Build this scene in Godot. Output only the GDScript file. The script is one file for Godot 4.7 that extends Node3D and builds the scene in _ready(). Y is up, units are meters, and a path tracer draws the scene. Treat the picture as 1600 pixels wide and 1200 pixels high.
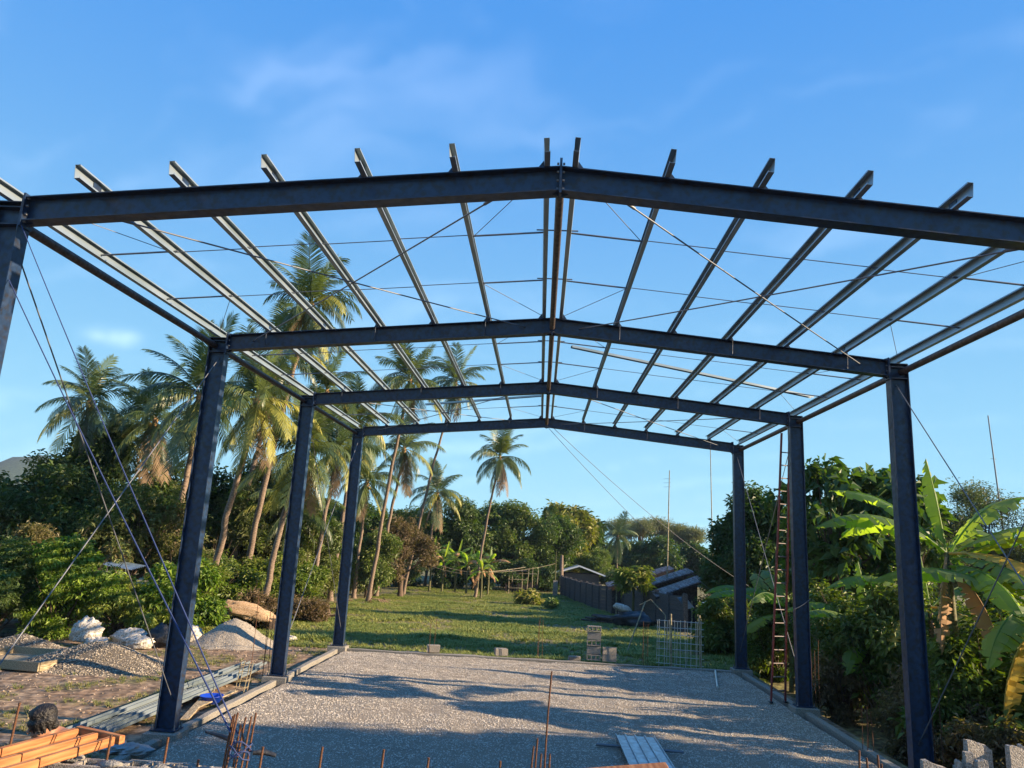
extends Node3D
# A steel portal-frame shed under construction on a gravel pad, coconut palms behind it. y is up, metres; y = 0 is the top of the column pedestals.

var M := {}
var used := {}
var rng := RandomNumberGenerator.new()
var noise := FastNoiseLite.new()
const BAYS := [5.15, 0.0, -5.0, -10.07]   # z of the four portal frames
const HALF := 5.58                          # inner face of the columns
const SLOPE := 0.0925


func _ready() -> void:
	rng.seed = 11
	noise.seed = 3
	noise.noise_type = FastNoiseLite.TYPE_SIMPLEX_SMOOTH
	noise.frequency = 1.0
	view()
	materials()
	setting()
	steel()
	far_background()
	palms()
	trees()
	bananas()
	site_things()
	near_things()
	person()


# ---------------------------------------------------------------- camera, sky, sun
func view() -> void:
	var cam := Camera3D.new()
	cam.name = "camera"
	cam.fov = 54.84
	cam.near = 0.1
	cam.far = 4000.0
	cam.transform = Transform3D(Basis(Vector3(0.9981, 0.04964, -0.03639), Vector3(-0.04072, 0.97588, 0.21447), Vector3(0.04616, -0.21258, 0.97605)).orthonormalized(), Vector3(-0.0618, 3.0556, 12.1674))
	add_child(cam)
	cam.current = true
	var e := Environment.new()
	e.background_mode = Environment.BG_SKY
	var sm := ProceduralSkyMaterial.new()
	sm.sky_top_color = lin(0.0160, 0.104, 0.315)
	sm.sky_horizon_color = lin(0.175, 0.34, 0.40)
	sm.sky_curve = 0.26
	sm.ground_bottom_color = lin(0.05, 0.05, 0.045)
	sm.ground_horizon_color = lin(0.15, 0.26, 0.33)
	sm.ground_curve = 0.03
	sm.sun_angle_max = 12.0
	sm.sun_curve = 0.05
	sm.sky_cover = clouds()
	sm.sky_cover_modulate = Color(1, 1, 1, 1)
	var sky := Sky.new()
	sky.sky_material = sm
	e.sky = sky
	e.tonemap_mode = Environment.TONE_MAPPER_LINEAR
	e.tonemap_exposure = 2.7
	e.sdfgi_enabled = true
	e.ssao_enabled = true
	e.ssil_enabled = true
	e.fog_enabled = true
	e.fog_density = 0.00016
	e.fog_light_color = lin(0.55, 0.75, 1.0)
	var we := WorldEnvironment.new()
	we.name = "world"
	we.environment = e
	add_child(we)
	var sun := DirectionalLight3D.new()
	sun.name = "sun"
	sun.light_energy = 1.6
	sun.light_color = Color(1.0, 0.89, 0.74)
	sun.light_angular_distance = 0.5
	sun.shadow_enabled = true
	var el := deg_to_rad(20.0)
	var az := deg_to_rad(5.5)
	var to := Vector3(cos(el) * cos(az), sin(el), cos(el) * sin(az))
	sun.transform = Transform3D(Basis.looking_at(-to, Vector3.UP), Vector3(0, 30, 0))
	add_child(sun)


func clouds() -> ImageTexture:
	var w := 1024
	var h := 512
	var im := Image.create(w, h, false, Image.FORMAT_RGBA8)
	var n := FastNoiseLite.new()
	n.seed = 21
	n.fractal_octaves = 5
	n.frequency = 1.0
	n.fractal_gain = 0.55
	var puffs := [[175.0, 527.0, 0.024, 0.0085], [190.0, 533.0, 0.016, 0.007], [155.0, 524.0, 0.014, 0.005], [203.0, 524.0, 0.012, 0.006]]
	var dirs := []
	for q in puffs:
		dirs.append(pixel_dir(q[0], q[1]))
	for j in h / 2 + 4:
		var th := PI * (j + 0.5) / h
		for i in w:
			var ph := TAU * (i + 0.5) / w
			var d := Vector3(sin(th) * sin(ph), cos(th), -sin(th) * cos(ph))
			# high thin cloud lies in a layer: look it up where the ray meets the layer
			var k := 1.0 / (maxf(d.y, 0.0) + 0.16)
			var p := Vector3(d.x * k, 0.0, d.z * k)
			var warp := n.get_noise_3d(p.x * 0.9, 1.7, p.z * 0.9) * 0.6
			var stretch := Vector3(p.x * 0.55 + p.z * 0.25 + warp * 0.5, 3.1, p.z * 2.0 - p.x * 0.7 + warp)
			var big := n.get_noise_3d(p.x * 0.55 + 1.2, 7.7, p.z * 0.55 + 0.9)
			var fine := n.get_noise_3d(stretch.x * 1.6, stretch.y, stretch.z * 1.6)
			var a := clampf((0.3 + smoothstep(-0.25, 0.35, big)) * smoothstep(-0.12, 0.7, fine) * 0.42, 0.0, 0.4)
			for c in dirs.size():
				var q = puffs[c]
				var dd: Vector3 = d - dirs[c]
				var flat := Vector2(dd.x, dd.z).length()
				var r: float = flat / q[2] * (flat / q[2]) + dd.y / q[3] * (dd.y / q[3])
				if r < 6.0:
					a = maxf(a, exp(-r) * clampf(0.62 + 0.8 * n.get_noise_3d(d.x * 60.0, d.y * 90.0, d.z * 60.0), 0.0, 1.0) * 1.1)
			im.set_pixel(i, j, Color(0.80, 0.80, 0.78, a * 0.23))
	return ImageTexture.create_from_image(im)


func pixel_dir(u: float, v: float) -> Vector3:   # the small cloud's bearing
	var f := 1156.54
	return (Vector3(-0.04616, 0.21258, -0.97605) + Vector3(0.9981, 0.04964, -0.03639) * (u - 800.0) / f - Vector3(-0.04072, 0.97588, 0.21447) * (v - 600.0) / f).normalized()


# ---------------------------------------------------------------- small helpers
func lin(r: float, g: float, b: float) -> Color:
	return Color(r, g, b).linear_to_srgb()


func rf(a: float, b: float) -> float:
	return rng.randf_range(a, b)


func numbered(called: String) -> String:
	if not used.has(called):
		used[called] = 0
		return called
	used[called] += 1
	return "%s_%03d" % [called, used[called]]


func thing(called: String, label: String, category: String, at := Vector3.ZERO, turn := 0.0, group := "") -> Node3D:
	var o := Node3D.new()
	o.name = numbered(called)
	add_child(o)
	o.position = at
	o.rotation.y = turn
	tag(o, label, category, group)
	return o


func tag(o: Node, label: String, category: String, group := "") -> void:
	o.set_meta("label", label)
	o.set_meta("category", category)
	if group != "":
		o.set_meta("group", group)


func put(called: String, mesh: Mesh, m: Material, parent: Node = self, xf := Transform3D()) -> MeshInstance3D:
	var o := MeshInstance3D.new()
	o.name = numbered(called) if parent == self else called
	o.mesh = mesh
	o.material_override = m
	o.transform = xf
	parent.add_child(o, true)
	return o


func structure(called: String, mesh: Mesh, m: Material) -> MeshInstance3D:
	var o := put(called, mesh, m)
	o.set_meta("kind", "structure")
	return o


func mb() -> SurfaceTool:
	var st := SurfaceTool.new()
	st.begin(Mesh.PRIMITIVE_TRIANGLES)
	st.set_smooth_group(-1)
	return st


func done(st: SurfaceTool) -> ArrayMesh:
	st.generate_normals()
	return st.commit()


func quad(st: SurfaceTool, a: Vector3, b: Vector3, c: Vector3, d: Vector3) -> void:
	for v in [a, b, c, a, c, d]:
		st.add_vertex(v)


func hexa(st: SurfaceTool, c: Array) -> void:   # c: four corners below (x0z0, x1z0, x1z1, x0z1), four above
	st.set_smooth_group(-1)
	quad(st, c[4], c[5], c[6], c[7])
	quad(st, c[3], c[2], c[1], c[0])
	for i in 4:
		var j := (i + 1) % 4
		quad(st, c[i], c[j], c[j + 4], c[i + 4])


func box(st: SurfaceTool, c: Vector3, s: Vector3, b := Basis()) -> void:
	var h := s / 2.0
	var k := []
	for y in [-h.y, h.y]:
		for q in [[-1, -1], [1, -1], [1, 1], [-1, 1]]:
			k.append(c + b * Vector3(q[0] * h.x, y, q[1] * h.z))
	hexa(st, k)


func beam(st: SurfaceTool, a: Vector3, b: Vector3, w: float, d: float, up := Vector3.UP) -> void:
	var z := (b - a).normalized()
	var x := up.cross(z).normalized()
	box(st, (a + b) / 2.0, Vector3(w, d, a.distance_to(b)), Basis(x, z.cross(x), z))


func rough_box(c: Vector3, s: Vector3, amp: float, b := Basis(), seed_ := 0.0, cut := 0.015) -> ArrayMesh:   # a box with worn, uneven edges
	var st := mb()
	var h := s / 2.0
	var pts := []
	for y in [-1, 1]:
		for inset in ([1.0, 0.0] if y < 0 else [0.0, 1.0]):
			for q in [[-1, -1], [1, -1], [1, 1], [-1, 1]]:
				var v := Vector3(q[0] * (h.x - inset * cut), y * (h.y - (1.0 - inset) * cut), q[1] * (h.z - inset * cut))
				v += Vector3(noise.get_noise_3d(v.x * 9 + seed_, v.y * 9, v.z * 9), noise.get_noise_3d(v.x * 9, v.y * 9 + seed_ + 7, v.z * 9), noise.get_noise_3d(v.x * 9, v.y * 9, v.z * 9 + seed_ + 13)) * amp
				pts.append(c + b * v)
	for r in 3:
		for i in 4:
			var j := (i + 1) % 4
			quad(st, pts[r * 4 + i], pts[r * 4 + j], pts[r * 4 + 4 + j], pts[r * 4 + 4 + i])
	quad(st, pts[12], pts[13], pts[14], pts[15])
	quad(st, pts[3], pts[2], pts[1], pts[0])
	return done(st)


func tube(st: SurfaceTool, pts: Array, radii: Array, sides := 6) -> void:
	st.set_smooth_group(1)
	var rings := []
	var side := Vector3.ZERO
	for i in pts.size():
		var t: Vector3 = (pts[mini(i + 1, pts.size() - 1)] - pts[maxi(i - 1, 0)]).normalized()
		if side == Vector3.ZERO:
			side = t.cross(Vector3.UP if absf(t.y) < 0.9 else Vector3.RIGHT).normalized()
		side = (side - t * side.dot(t)).normalized()
		var other := t.cross(side)
		var r: float = radii[i] if radii.size() > 1 else radii[0]
		var ring := []
		for k in sides:
			var a := TAU * k / sides
			ring.append(pts[i] + (side * cos(a) + other * sin(a)) * r)
		rings.append(ring)
	for i in pts.size() - 1:
		for k in sides:
			var l := (k + 1) % sides
			quad(st, rings[i][k], rings[i][l], rings[i + 1][l], rings[i + 1][k])
	st.set_smooth_group(-1)
	for k in range(1, sides - 1):
		for v in [rings[0][0], rings[0][k], rings[0][k + 1]]:
			st.add_vertex(v)
		for v in [rings[-1][0], rings[-1][k + 1], rings[-1][k]]:
			st.add_vertex(v)


func rod(a: Vector3, b: Vector3, r: float, sides := 5, sag := 0.0) -> ArrayMesh:
	var st := mb()
	var pts := []
	var n := 12 if sag > 0.0 else 1
	for i in n + 1:
		var t := float(i) / n
		pts.append(a.lerp(b, t) + Vector3.DOWN * sag * 4.0 * t * (1.0 - t))
	tube(st, pts, [r], sides)
	return done(st)


func rebar(parent: Node, called: String, a: Vector3, b: Vector3, r := 0.006) -> MeshInstance3D:   # a bar with its rolled ribs
	var st := mb()
	var n := maxi(4, int(a.distance_to(b) / 0.02))
	var pts := []
	var radii := []
	var bend := Vector3(rf(-1, 1), 0, rf(-1, 1)) * 0.012 * a.distance_to(b)
	for i in n + 1:
		var t := float(i) / n
		pts.append(a.lerp(b, t) + bend * sin(t * PI))
		radii.append(r * (1.14 if i % 2 else 0.94))
	tube(st, pts, radii, 6)
	return put(called, done(st), M.rust, parent)


func blob(radii: Vector3, amp: float, freq: float, seed_: float, rings := 16, sides := 22, flat := -1.0) -> ArrayMesh:   # a lumpy closed form: sack, heap of cloth, stone
	var st := mb()
	st.set_smooth_group(1)
	var p := []
	for i in rings + 1:
		var row := []
		var th := PI * i / rings
		for k in sides:
			var ph := TAU * k / sides
			var d := Vector3(sin(th) * cos(ph), cos(th), sin(th) * sin(ph))
			var fold := absf(noise.get_noise_3d(d.x * freq * 1.7 + seed_, d.y * freq * 1.7, d.z * freq * 1.7))
			var r := 1.0 + amp * (noise.get_noise_3d(d.x * freq, d.y * freq + seed_, d.z * freq) * 1.2 - fold * 0.9)
			var v := d * r * radii
			if flat > -1.0:
				v.y = maxf(v.y, flat * radii.y)
			row.append(v)
		p.append(row)
	for i in rings:
		for k in sides:
			var l := (k + 1) % sides
			quad(st, p[i][k], p[i][l], p[i + 1][l], p[i + 1][k])
	return done(st)


func ground_at(x: float, z: float) -> float:
	var y := -0.25
	if z < -13.0:
		y -= minf((-13.0 - z) * 0.03, 1.0)
	y -= 0.5 * smoothstep(6.2, 7.0, x) * smoothstep(-15.0, -11.0, z)
	y += 0.035 * noise.get_noise_2d(x * 0.35, z * 0.35) + 0.018 * noise.get_noise_2d(x * 1.3, z * 1.3)
	if z < -24.0:
		y += 0.12 * noise.get_noise_2d(x * 0.12, z * 0.12)
	return y


# ---------------------------------------------------------------- materials
func grain(freq: float, lo: Color, hi: Color, oct := 5, type := FastNoiseLite.TYPE_SIMPLEX_SMOOTH, size := 512, mid = null) -> NoiseTexture2D:
	var n := FastNoiseLite.new()
	n.noise_type = type
	n.frequency = freq
	n.fractal_octaves = oct
	n.seed = 5
	var g := Gradient.new()
	g.set_color(0, lo)
	g.set_color(1, hi)
	g.set_offset(0, 0.18)
	g.set_offset(1, 0.82)
	if mid != null:
		g.add_point(0.5, mid)
	var t := NoiseTexture2D.new()
	t.width = size
	t.height = size
	t.seamless = true
	t.noise = n
	t.color_ramp = g
	return t


func bumps(freq: float, strength: float, oct := 4, type := FastNoiseLite.TYPE_SIMPLEX_SMOOTH) -> NoiseTexture2D:
	var n := FastNoiseLite.new()
	n.noise_type = type
	n.frequency = freq
	n.fractal_octaves = oct
	var t := NoiseTexture2D.new()
	t.width = 512
	t.height = 512
	t.seamless = true
	t.as_normal_map = true
	t.bump_strength = strength
	t.noise = n
	return t


func mat(called: String, c: Color, rough := 0.8, metal := 0.0, tex: Texture2D = null, scale := 1.0, nrm: Texture2D = null, world := true) -> StandardMaterial3D:
	var m := StandardMaterial3D.new()
	m.resource_name = called
	m.albedo_color = c
	m.roughness = rough
	m.metallic = metal
	m.uv1_triplanar = true
	m.uv1_world_triplanar = world
	m.uv1_scale = Vector3.ONE * scale
	if tex:
		m.albedo_texture = tex
	if nrm:
		m.normal_enabled = true
		m.normal_texture = nrm
	M[called] = m
	return m


func leafy(called: String, through: Color, rough := 0.5) -> StandardMaterial3D:   # colour comes with each copy
	var m := StandardMaterial3D.new()
	m.resource_name = called
	m.vertex_color_use_as_albedo = true
	m.roughness = rough
	m.backlight_enabled = true
	m.backlight = through
	m.cull_mode = BaseMaterial3D.CULL_DISABLED
	M[called] = m
	return m


func blade(called: String, c: Color, through: Color, rough := 0.45) -> StandardMaterial3D:
	var m := leafy(called, through, rough)
	m.vertex_color_use_as_albedo = false
	m.albedo_color = c
	return m


func materials() -> void:
	var w := Color.WHITE
	var patch := grain(0.012, Color(0.72, 0.72, 0.74), w)
	var speck := grain(0.05, Color(0.66, 0.65, 0.63), w, 6)
	var soft := bumps(0.02, 2.0)
	var pitted := bumps(0.09, 6.0)
	var streak := grain(0.02, Color(0.62, 0.6, 0.6), w, 5)
	mat("steel", lin(0.018, 0.039, 0.088), 0.48, 0.0, grain(0.02, Color(1.0, 0.72, 0.58), w, 6, FastNoiseLite.TYPE_SIMPLEX_SMOOTH, 1024, Color(0.86, 0.88, 0.9)), 0.45, bumps(0.015, 1.2, 3))
	M.steel.roughness_texture = grain(0.03, Color(0.6, 0.6, 0.6), w, 5)
	mat("pipe", lin(0.12, 0.095, 0.085), 0.55, 0.3, streak, 1.2)
	mat("zinc", lin(0.33, 0.39, 0.43), 0.38, 0.55, grain(0.006, Color(0.86, 0.88, 0.87), w, 3), 0.3)
	mat("rod", lin(0.16, 0.17, 0.19), 0.5, 0.4)
	mat("rust", lin(0.23, 0.105, 0.05), 0.88, 0.1, grain(0.05, Color(0.45, 0.4, 0.38), w, 4), 6.0)
	mat("concrete", lin(0.36, 0.34, 0.30), 0.9, 0.0, speck, 1.5, pitted)
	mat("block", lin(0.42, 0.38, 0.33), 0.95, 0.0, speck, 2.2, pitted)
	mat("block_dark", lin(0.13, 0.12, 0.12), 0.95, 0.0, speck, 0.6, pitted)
	mat("gravel", lin(0.60, 0.53, 0.43), 0.95, 0.0, grain(0.24, Color(0.5, 0.49, 0.48), w, 3, FastNoiseLite.TYPE_CELLULAR, 1024), 0.55, bumps(0.16, 9.0, 3, FastNoiseLite.TYPE_CELLULAR)).vertex_color_use_as_albedo = true
	mat("sand", lin(0.44, 0.39, 0.31), 0.95, 0.0, grain(0.03, Color(0.7, 0.68, 0.66), w, 5), 0.9, bumps(0.06, 7.0))
	mat("heap_gravel", lin(0.33, 0.28, 0.21), 0.95, 0.0, grain(0.2, Color(0.35, 0.33, 0.3), w, 3, FastNoiseLite.TYPE_CELLULAR), 0.8, bumps(0.12, 10.0, 3))
	mat("soil", w, 0.95, 0.0, grain(0.02, Color(0.5, 0.47, 0.44), w, 6, FastNoiseLite.TYPE_SIMPLEX_SMOOTH, 1024), 0.17, bumps(0.02, 4.0, 6)).vertex_color_use_as_albedo = true
	mat("stone", w, 0.9).vertex_color_use_as_albedo = true
	mat("timber", lin(0.47, 0.20, 0.07), 0.75, 0.0, grain(0.012, Color(0.78, 0.7, 0.62), w, 5), 3.0, null, false).uv1_scale = Vector3(5, 5, 0.5)
	mat("board", lin(0.47, 0.38, 0.25), 0.85, 0.0, grain(0.02, Color(0.6, 0.58, 0.52), w, 5), 2.0, soft, false).uv1_scale = Vector3(4, 4, 0.5)
	mat("log", lin(0.60, 0.46, 0.30), 0.9, 0.0, grain(0.03, Color(0.62, 0.52, 0.45), w, 5), 1.4, bumps(0.04, 8.0))
	mat("bark", lin(0.24, 0.17, 0.12), 0.95, 0.0, grain(0.05, Color(0.45, 0.42, 0.4), w, 4), 1.2, bumps(0.06, 8.0))
	mat("palm_bark", lin(0.40, 0.30, 0.23), 0.92, 0.0, grain(0.02, Color(0.42, 0.4, 0.38), w, 4), 1.0, bumps(0.03, 6.0), true).uv1_scale = Vector3(0.7, 5.0, 0.7)
	mat("stem", lin(0.16, 0.17, 0.06), 0.7, 0.0, grain(0.03, Color(0.5, 0.42, 0.3), w, 4), 1.3)
	mat("dry", lin(0.40, 0.26, 0.12), 0.9, 0.0, grain(0.03, Color(0.55, 0.5, 0.45), w, 4), 1.5)
	mat("nut", lin(0.33, 0.24, 0.06), 0.6)
	mat("sack", lin(0.62, 0.61, 0.575), 0.75, 0.0, grain(0.025, Color(0.5, 0.45, 0.38), w, 5, FastNoiseLite.TYPE_SIMPLEX_SMOOTH, 512, Color(0.92, 0.9, 0.87)), 1.3, bumps(0.03, 9.0))
	mat("tarp", lin(0.02, 0.023, 0.03), 0.5, 0.0, null, 1.0, bumps(0.02, 8.0))
	mat("iron_roof", lin(0.34, 0.31, 0.31), 0.4, 0.5, grain(0.03, Color(0.4, 0.27, 0.2), w, 5), 0.35)
	mat("pale_roof", lin(0.50, 0.60, 0.64), 0.45, 0.2, patch, 0.4)
	mat("wood_wall", lin(0.10, 0.075, 0.065), 0.9, 0.0, streak, 0.7)
	mat("bamboo", lin(0.42, 0.36, 0.22), 0.6, 0.0, streak, 1.0)
	mat("sheet", lin(0.36, 0.47, 0.54), 0.35, 0.4, patch, 0.8)
	mat("blue_plastic", lin(0.01, 0.05, 0.42), 0.35)
	mat("blue_rope", lin(0.03, 0.05, 0.14), 0.8)
	mat("rope", lin(0.14, 0.145, 0.16), 0.7)
	mat("plastic_film", lin(0.28, 0.29, 0.29), 0.3, 0.0, null, 1.0, bumps(0.02, 9.0))
	mat("red_rail", lin(0.20, 0.032, 0.028), 0.6, 0.0, patch, 1.0)
	mat("alloy", lin(0.62, 0.62, 0.60), 0.35, 0.7)
	mat("skin", lin(0.36, 0.17, 0.10), 0.55).subsurf_scatter_enabled = true
	M.skin.subsurf_scatter_strength = 0.08
	mat("hair", lin(0.008, 0.006, 0.005), 0.6, 0.0, null, 1.0, bumps(0.1, 6.0))
	mat("cloth", lin(0.05, 0.06, 0.08), 0.9)
	mat("hill", lin(0.055, 0.085, 0.045), 1.0, 0.0, grain(0.05, Color(0.4, 0.45, 0.4), w, 5), 0.012)
	leafy("leaves", Color(0.8, 0.9, 0.32))
	leafy("grass", Color(0.55, 0.6, 0.3), 0.6)
	blade("frond_green", lin(0.034, 0.058, 0.016), Color(0.3, 0.36, 0.12), 0.42)
	blade("frond_pale", lin(0.072, 0.10, 0.026), Color(0.38, 0.42, 0.15), 0.42)
	blade("frond_yellow", lin(0.25, 0.245, 0.045), Color(0.5, 0.5, 0.18), 0.5)
	blade("frond_brown", lin(0.17, 0.115, 0.065), Color(0.3, 0.24, 0.16), 0.8)
	blade("banana_green", lin(0.062, 0.110, 0.020), Color(0.74, 0.88, 0.2), 0.55)
	blade("banana_light", lin(0.095, 0.15, 0.026), Color(0.7, 0.8, 0.2), 0.55)
	blade("banana_yellow", lin(0.45, 0.33, 0.06), Color(0.75, 0.65, 0.25), 0.5)
	blade("banana_brown", lin(0.33, 0.19, 0.09), Color(0.5, 0.4, 0.25), 0.8)


# ---------------------------------------------------------------- the setting
func soil_colour(x: float, z: float) -> Color:
	var bare := Color(0.33, 0.205, 0.12).lerp(Color(0.40, 0.30, 0.20), 0.5 + 0.5 * noise.get_noise_2d(x * 0.3 + 9, z * 0.3))
	var green := Color(0.18, 0.195, 0.05).lerp(Color(0.33, 0.27, 0.12), clampf(0.45 + 0.9 * noise.get_noise_2d(x * 0.22, z * 0.22 + 40), 0, 1))
	var k := smoothstep(-11.0, -13.5, z + 1.6 * noise.get_noise_2d(x * 0.4, z * 0.4)) * smoothstep(-10.5, -8.8, x + 1.2 * noise.get_noise_2d(z * 0.3, x * 0.3))
	k = maxf(k, smoothstep(0.12, 0.32, noise.get_noise_2d(x * 0.45 + 3, z * 0.45 + 8)) * 0.8)
	k = maxf(k, smoothstep(-14.0, -20.0, z))
	if x > 6.4:
		k = maxf(k, 0.8)
	return bare.lerp(green, clampf(k, 0.0, 1.0))


func sheet(xs: Array, zs: Array, height: Callable, tint: Callable) -> ArrayMesh:
	var st := SurfaceTool.new()
	st.begin(Mesh.PRIMITIVE_TRIANGLES)
	st.set_smooth_group(1)
	for z in zs:
		for x in xs:
			st.set_color(tint.call(x, z))
			st.add_vertex(Vector3(x, height.call(x, z), z))
	var n := xs.size()
	for j in zs.size() - 1:
		for i in n - 1:
			var a := j * n + i
			for k in [a, a + 1, a + n + 1, a, a + n + 1, a + n]:
				st.add_index(k)
	st.generate_normals()
	return st.commit()


func steps(a: float, b: float, d: float) -> Array:
	var out := []
	var n := int(round((b - a) / d))
	for i in n + 1:
		out.append(a + (b - a) * i / n)
	return out


func setting() -> void:
	var xs := [-1300.0, -600.0, -300.0, -120.0, -70.0] + steps(-45.0, -18.0, 1.5) + steps(-17.5, 14.0, 0.35) + steps(15.0, 40.0, 2.5) + [60.0, 120.0, 300.0, 600.0, 1300.0]
	var zs := [-1400.0, -800.0, -300.0, -160.0] + steps(-120.0, -64.0, 4.0) + steps(-62.0, -26.0, 1.0) + steps(-25.5, 8.0, 0.35) + [9.0, 12.0, 20.0, 60.0, 300.0]
	structure("ground", sheet(xs, zs, ground_at, soil_colour), M.soil)
	# gravel fill inside the grade beams
	var gx := steps(-5.52, 5.52, 0.23)
	var gz := steps(-9.98, 7.4, 0.23)
	var plain := func(_x, _z): return Color.WHITE
	structure("gravel_pad", sheet(gx, gz, pad_at, pad_tint), M.gravel)
	stones("gravel", 120000, func(): 
		var z := 7.0 - 17.0 * pow(rng.randf(), 0.9)
		var x := rf(-5.5, 5.5)
		return Vector3(x, pad_at(x, z), z), 0.007, 0.021, self, "loose crushed grey stones covering the pad inside the steel frame", "gravel")
	# raised terrace behind the block wall, where the photographer stands
	var st := mb()
	box(st, Vector3(0, 0.45, 12.8), Vector3(30, 1.9, 10.2))
	structure("terrace", done(st), mat("terrace_soil", lin(0.26, 0.2, 0.15), 0.95, 0.0, grain(0.03, Color(0.5, 0.5, 0.5), Color.WHITE), 0.4))
	# hill far away
	var hx := steps(-1500.0, 150.0, 22.0)
	var hz := steps(-1300.0, -700.0, 25.0)
	var up := func(x, z):
		var a := exp(-pow((x + 690.0) / 95.0, 2.0) - pow((z + 980.0) / 130.0, 2.0)) * 98.0
		var b := exp(-pow((x + 900.0) / 200.0, 2.0) - pow((z + 1050.0) / 150.0, 2.0)) * 104.0
		return maxf(a, b) - 6.0 + 5.0 * noise.get_noise_2d(x * 0.02, z * 0.02) + 2.5 * noise.get_noise_2d(x * 0.08, z * 0.08)
	structure("hill", sheet(hx, hz, up, plain), M.hill)
	# grade beams round the pad and the pedestals
	grade_beam("grade_beam", "low concrete beam along the palm side of the pad", Vector3(-5.74, 0, 6.6), Vector3(-5.74, 0, -9.8), 1.0)
	grade_beam("grade_beam", "low concrete beam along the far end of the pad", Vector3(-5.5, 0, -10.12), Vector3(5.5, 0, -10.12), 4.0)
	grade_beam("grade_beam", "low concrete beam along the banana side of the pad", Vector3(5.74, 0, 6.6), Vector3(5.74, 0, -9.8), 9.0)
	var where := [["nearest the orange timber joists", -1, 0], ["on the banana side nearest the block wall", 1, 0], ["beside the bundle of purlins", -1, 1], ["near the upright broken blocks", 1, 1], ["beside the stirrup cage", -1, 2], ["beside the red ladder", 1, 2], ["at the far corner by the palms", -1, 3], ["at the far corner by the rebar mesh", 1, 3]]
	for q in where:
		var c := Vector3(q[1] * 5.73, -0.22, BAYS[q[2]])
		var o := put("column_pedestal", rough_box(Vector3.ZERO, Vector3(0.52, 0.42, 0.46), 0.02, Basis(), c.x + c.z), M.concrete)
		o.position = c
		tag(o, "square concrete pedestal under a steel column, " + q[0], "pedestal", "column pedestals")
	grass_field()


func pad_tint(x: float, z: float) -> Color:   # dusty, sandy and damp patches in the fill
	var k := 0.5 + 0.5 * noise.get_noise_2d(x * 0.35 + 12, z * 0.35)
	var d := smoothstep(0.25, 0.6, noise.get_noise_2d(x * 0.9 + 31, z * 0.9 + 5))
	return Color(0.84, 0.83, 0.82).lerp(Color(1.0, 0.98, 0.94), k).lerp(Color(0.84, 0.76, 0.66), d * 0.5)


func pad_at(x: float, z: float) -> float:
	return -0.125 - 0.02 * exp(-pow((x - 2.2 - 0.25 * sin(z * 0.5)) / 0.18, 2.0)) - 0.02 * exp(-pow((x - 3.6 - 0.25 * sin(z * 0.5)) / 0.18, 2.0)) + 0.028 * noise.get_noise_2d(x * 0.5 + 50, z * 0.5) + 0.02 * noise.get_noise_2d(x * 1.4, z * 1.4 + 20)


func grade_beam(called: String, label: String, a: Vector3, b: Vector3, seed_: float) -> void:
	var st := mb()
	var n := int(a.distance_to(b) / 0.4)
	var dir := (b - a).normalized()
	var side := dir.cross(Vector3.UP) * 0.07
	var rows := []
	for i in n + 1:
		var p := a.lerp(b, float(i) / n)
		var j := 0.02 * noise.get_noise_2d(i * 1.7 + seed_, 3.0)
		var top := -0.078 + 0.018 * noise.get_noise_2d(i * 0.9, seed_)
		rows.append([p + side * (1.0 + j * 4) + Vector3.UP * -0.5, p + side * (1.0 + j * 3) + Vector3.UP * (top - 0.012), p + side * 0.85 + Vector3.UP * top, p - side * 0.85 + Vector3.UP * (top + j), p - side * (1.0 + j * 3) + Vector3.UP * (top - 0.012), p - side + Vector3.UP * -0.5])
	for i in n:
		for k in 5:
			quad(st, rows[i][k], rows[i + 1][k], rows[i + 1][k + 1], rows[i][k + 1])
	for k in [0, n]:
		quad(st, rows[k][0], rows[k][1], rows[k][4], rows[k][5])
	var o := thing(called, label, "beam", Vector3.ZERO, 0, "grade beams round the pad")
	put("beam", done(st), M.concrete, o)


func pebble() -> ArrayMesh:
	var st := mb()
	var v := []
	for q in [Vector3(1, 0, 0), Vector3(-1, 0, 0), Vector3(0, 1, 0), Vector3(0, -1, 0), Vector3(0, 0, 1), Vector3(0, 0, -1)]:
		v.append(q * Vector3(rf(0.7, 1.2), rf(0.5, 0.8), rf(0.7, 1.2)) + Vector3(rf(-0.2, 0.2), rf(-0.1, 0.1), rf(-0.2, 0.2)))
	for f in [[0, 2, 4], [4, 2, 1], [1, 2, 5], [5, 2, 0], [4, 3, 0], [1, 3, 4], [5, 3, 1], [0, 3, 5]]:
		for k in f:
			st.add_vertex(v[k])
	return done(st)


func scatter(called: String, mesh: Mesh, m: Material, xfs: Array, cols: Array, parent: Node) -> MultiMeshInstance3D:
	var mm := MultiMesh.new()
	mm.transform_format = MultiMesh.TRANSFORM_3D
	mm.use_colors = true
	mm.mesh = mesh
	mm.instance_count = xfs.size()
	for i in xfs.size():
		mm.set_instance_transform(i, xfs[i])
		mm.set_instance_color(i, cols[i])
	var o := MultiMeshInstance3D.new()
	o.name = numbered(called) if parent == self else called
	o.multimesh = mm
	o.material_override = m
	o.set_meta("kind", "stuff")
	parent.add_child(o, true)
	return o


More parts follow.
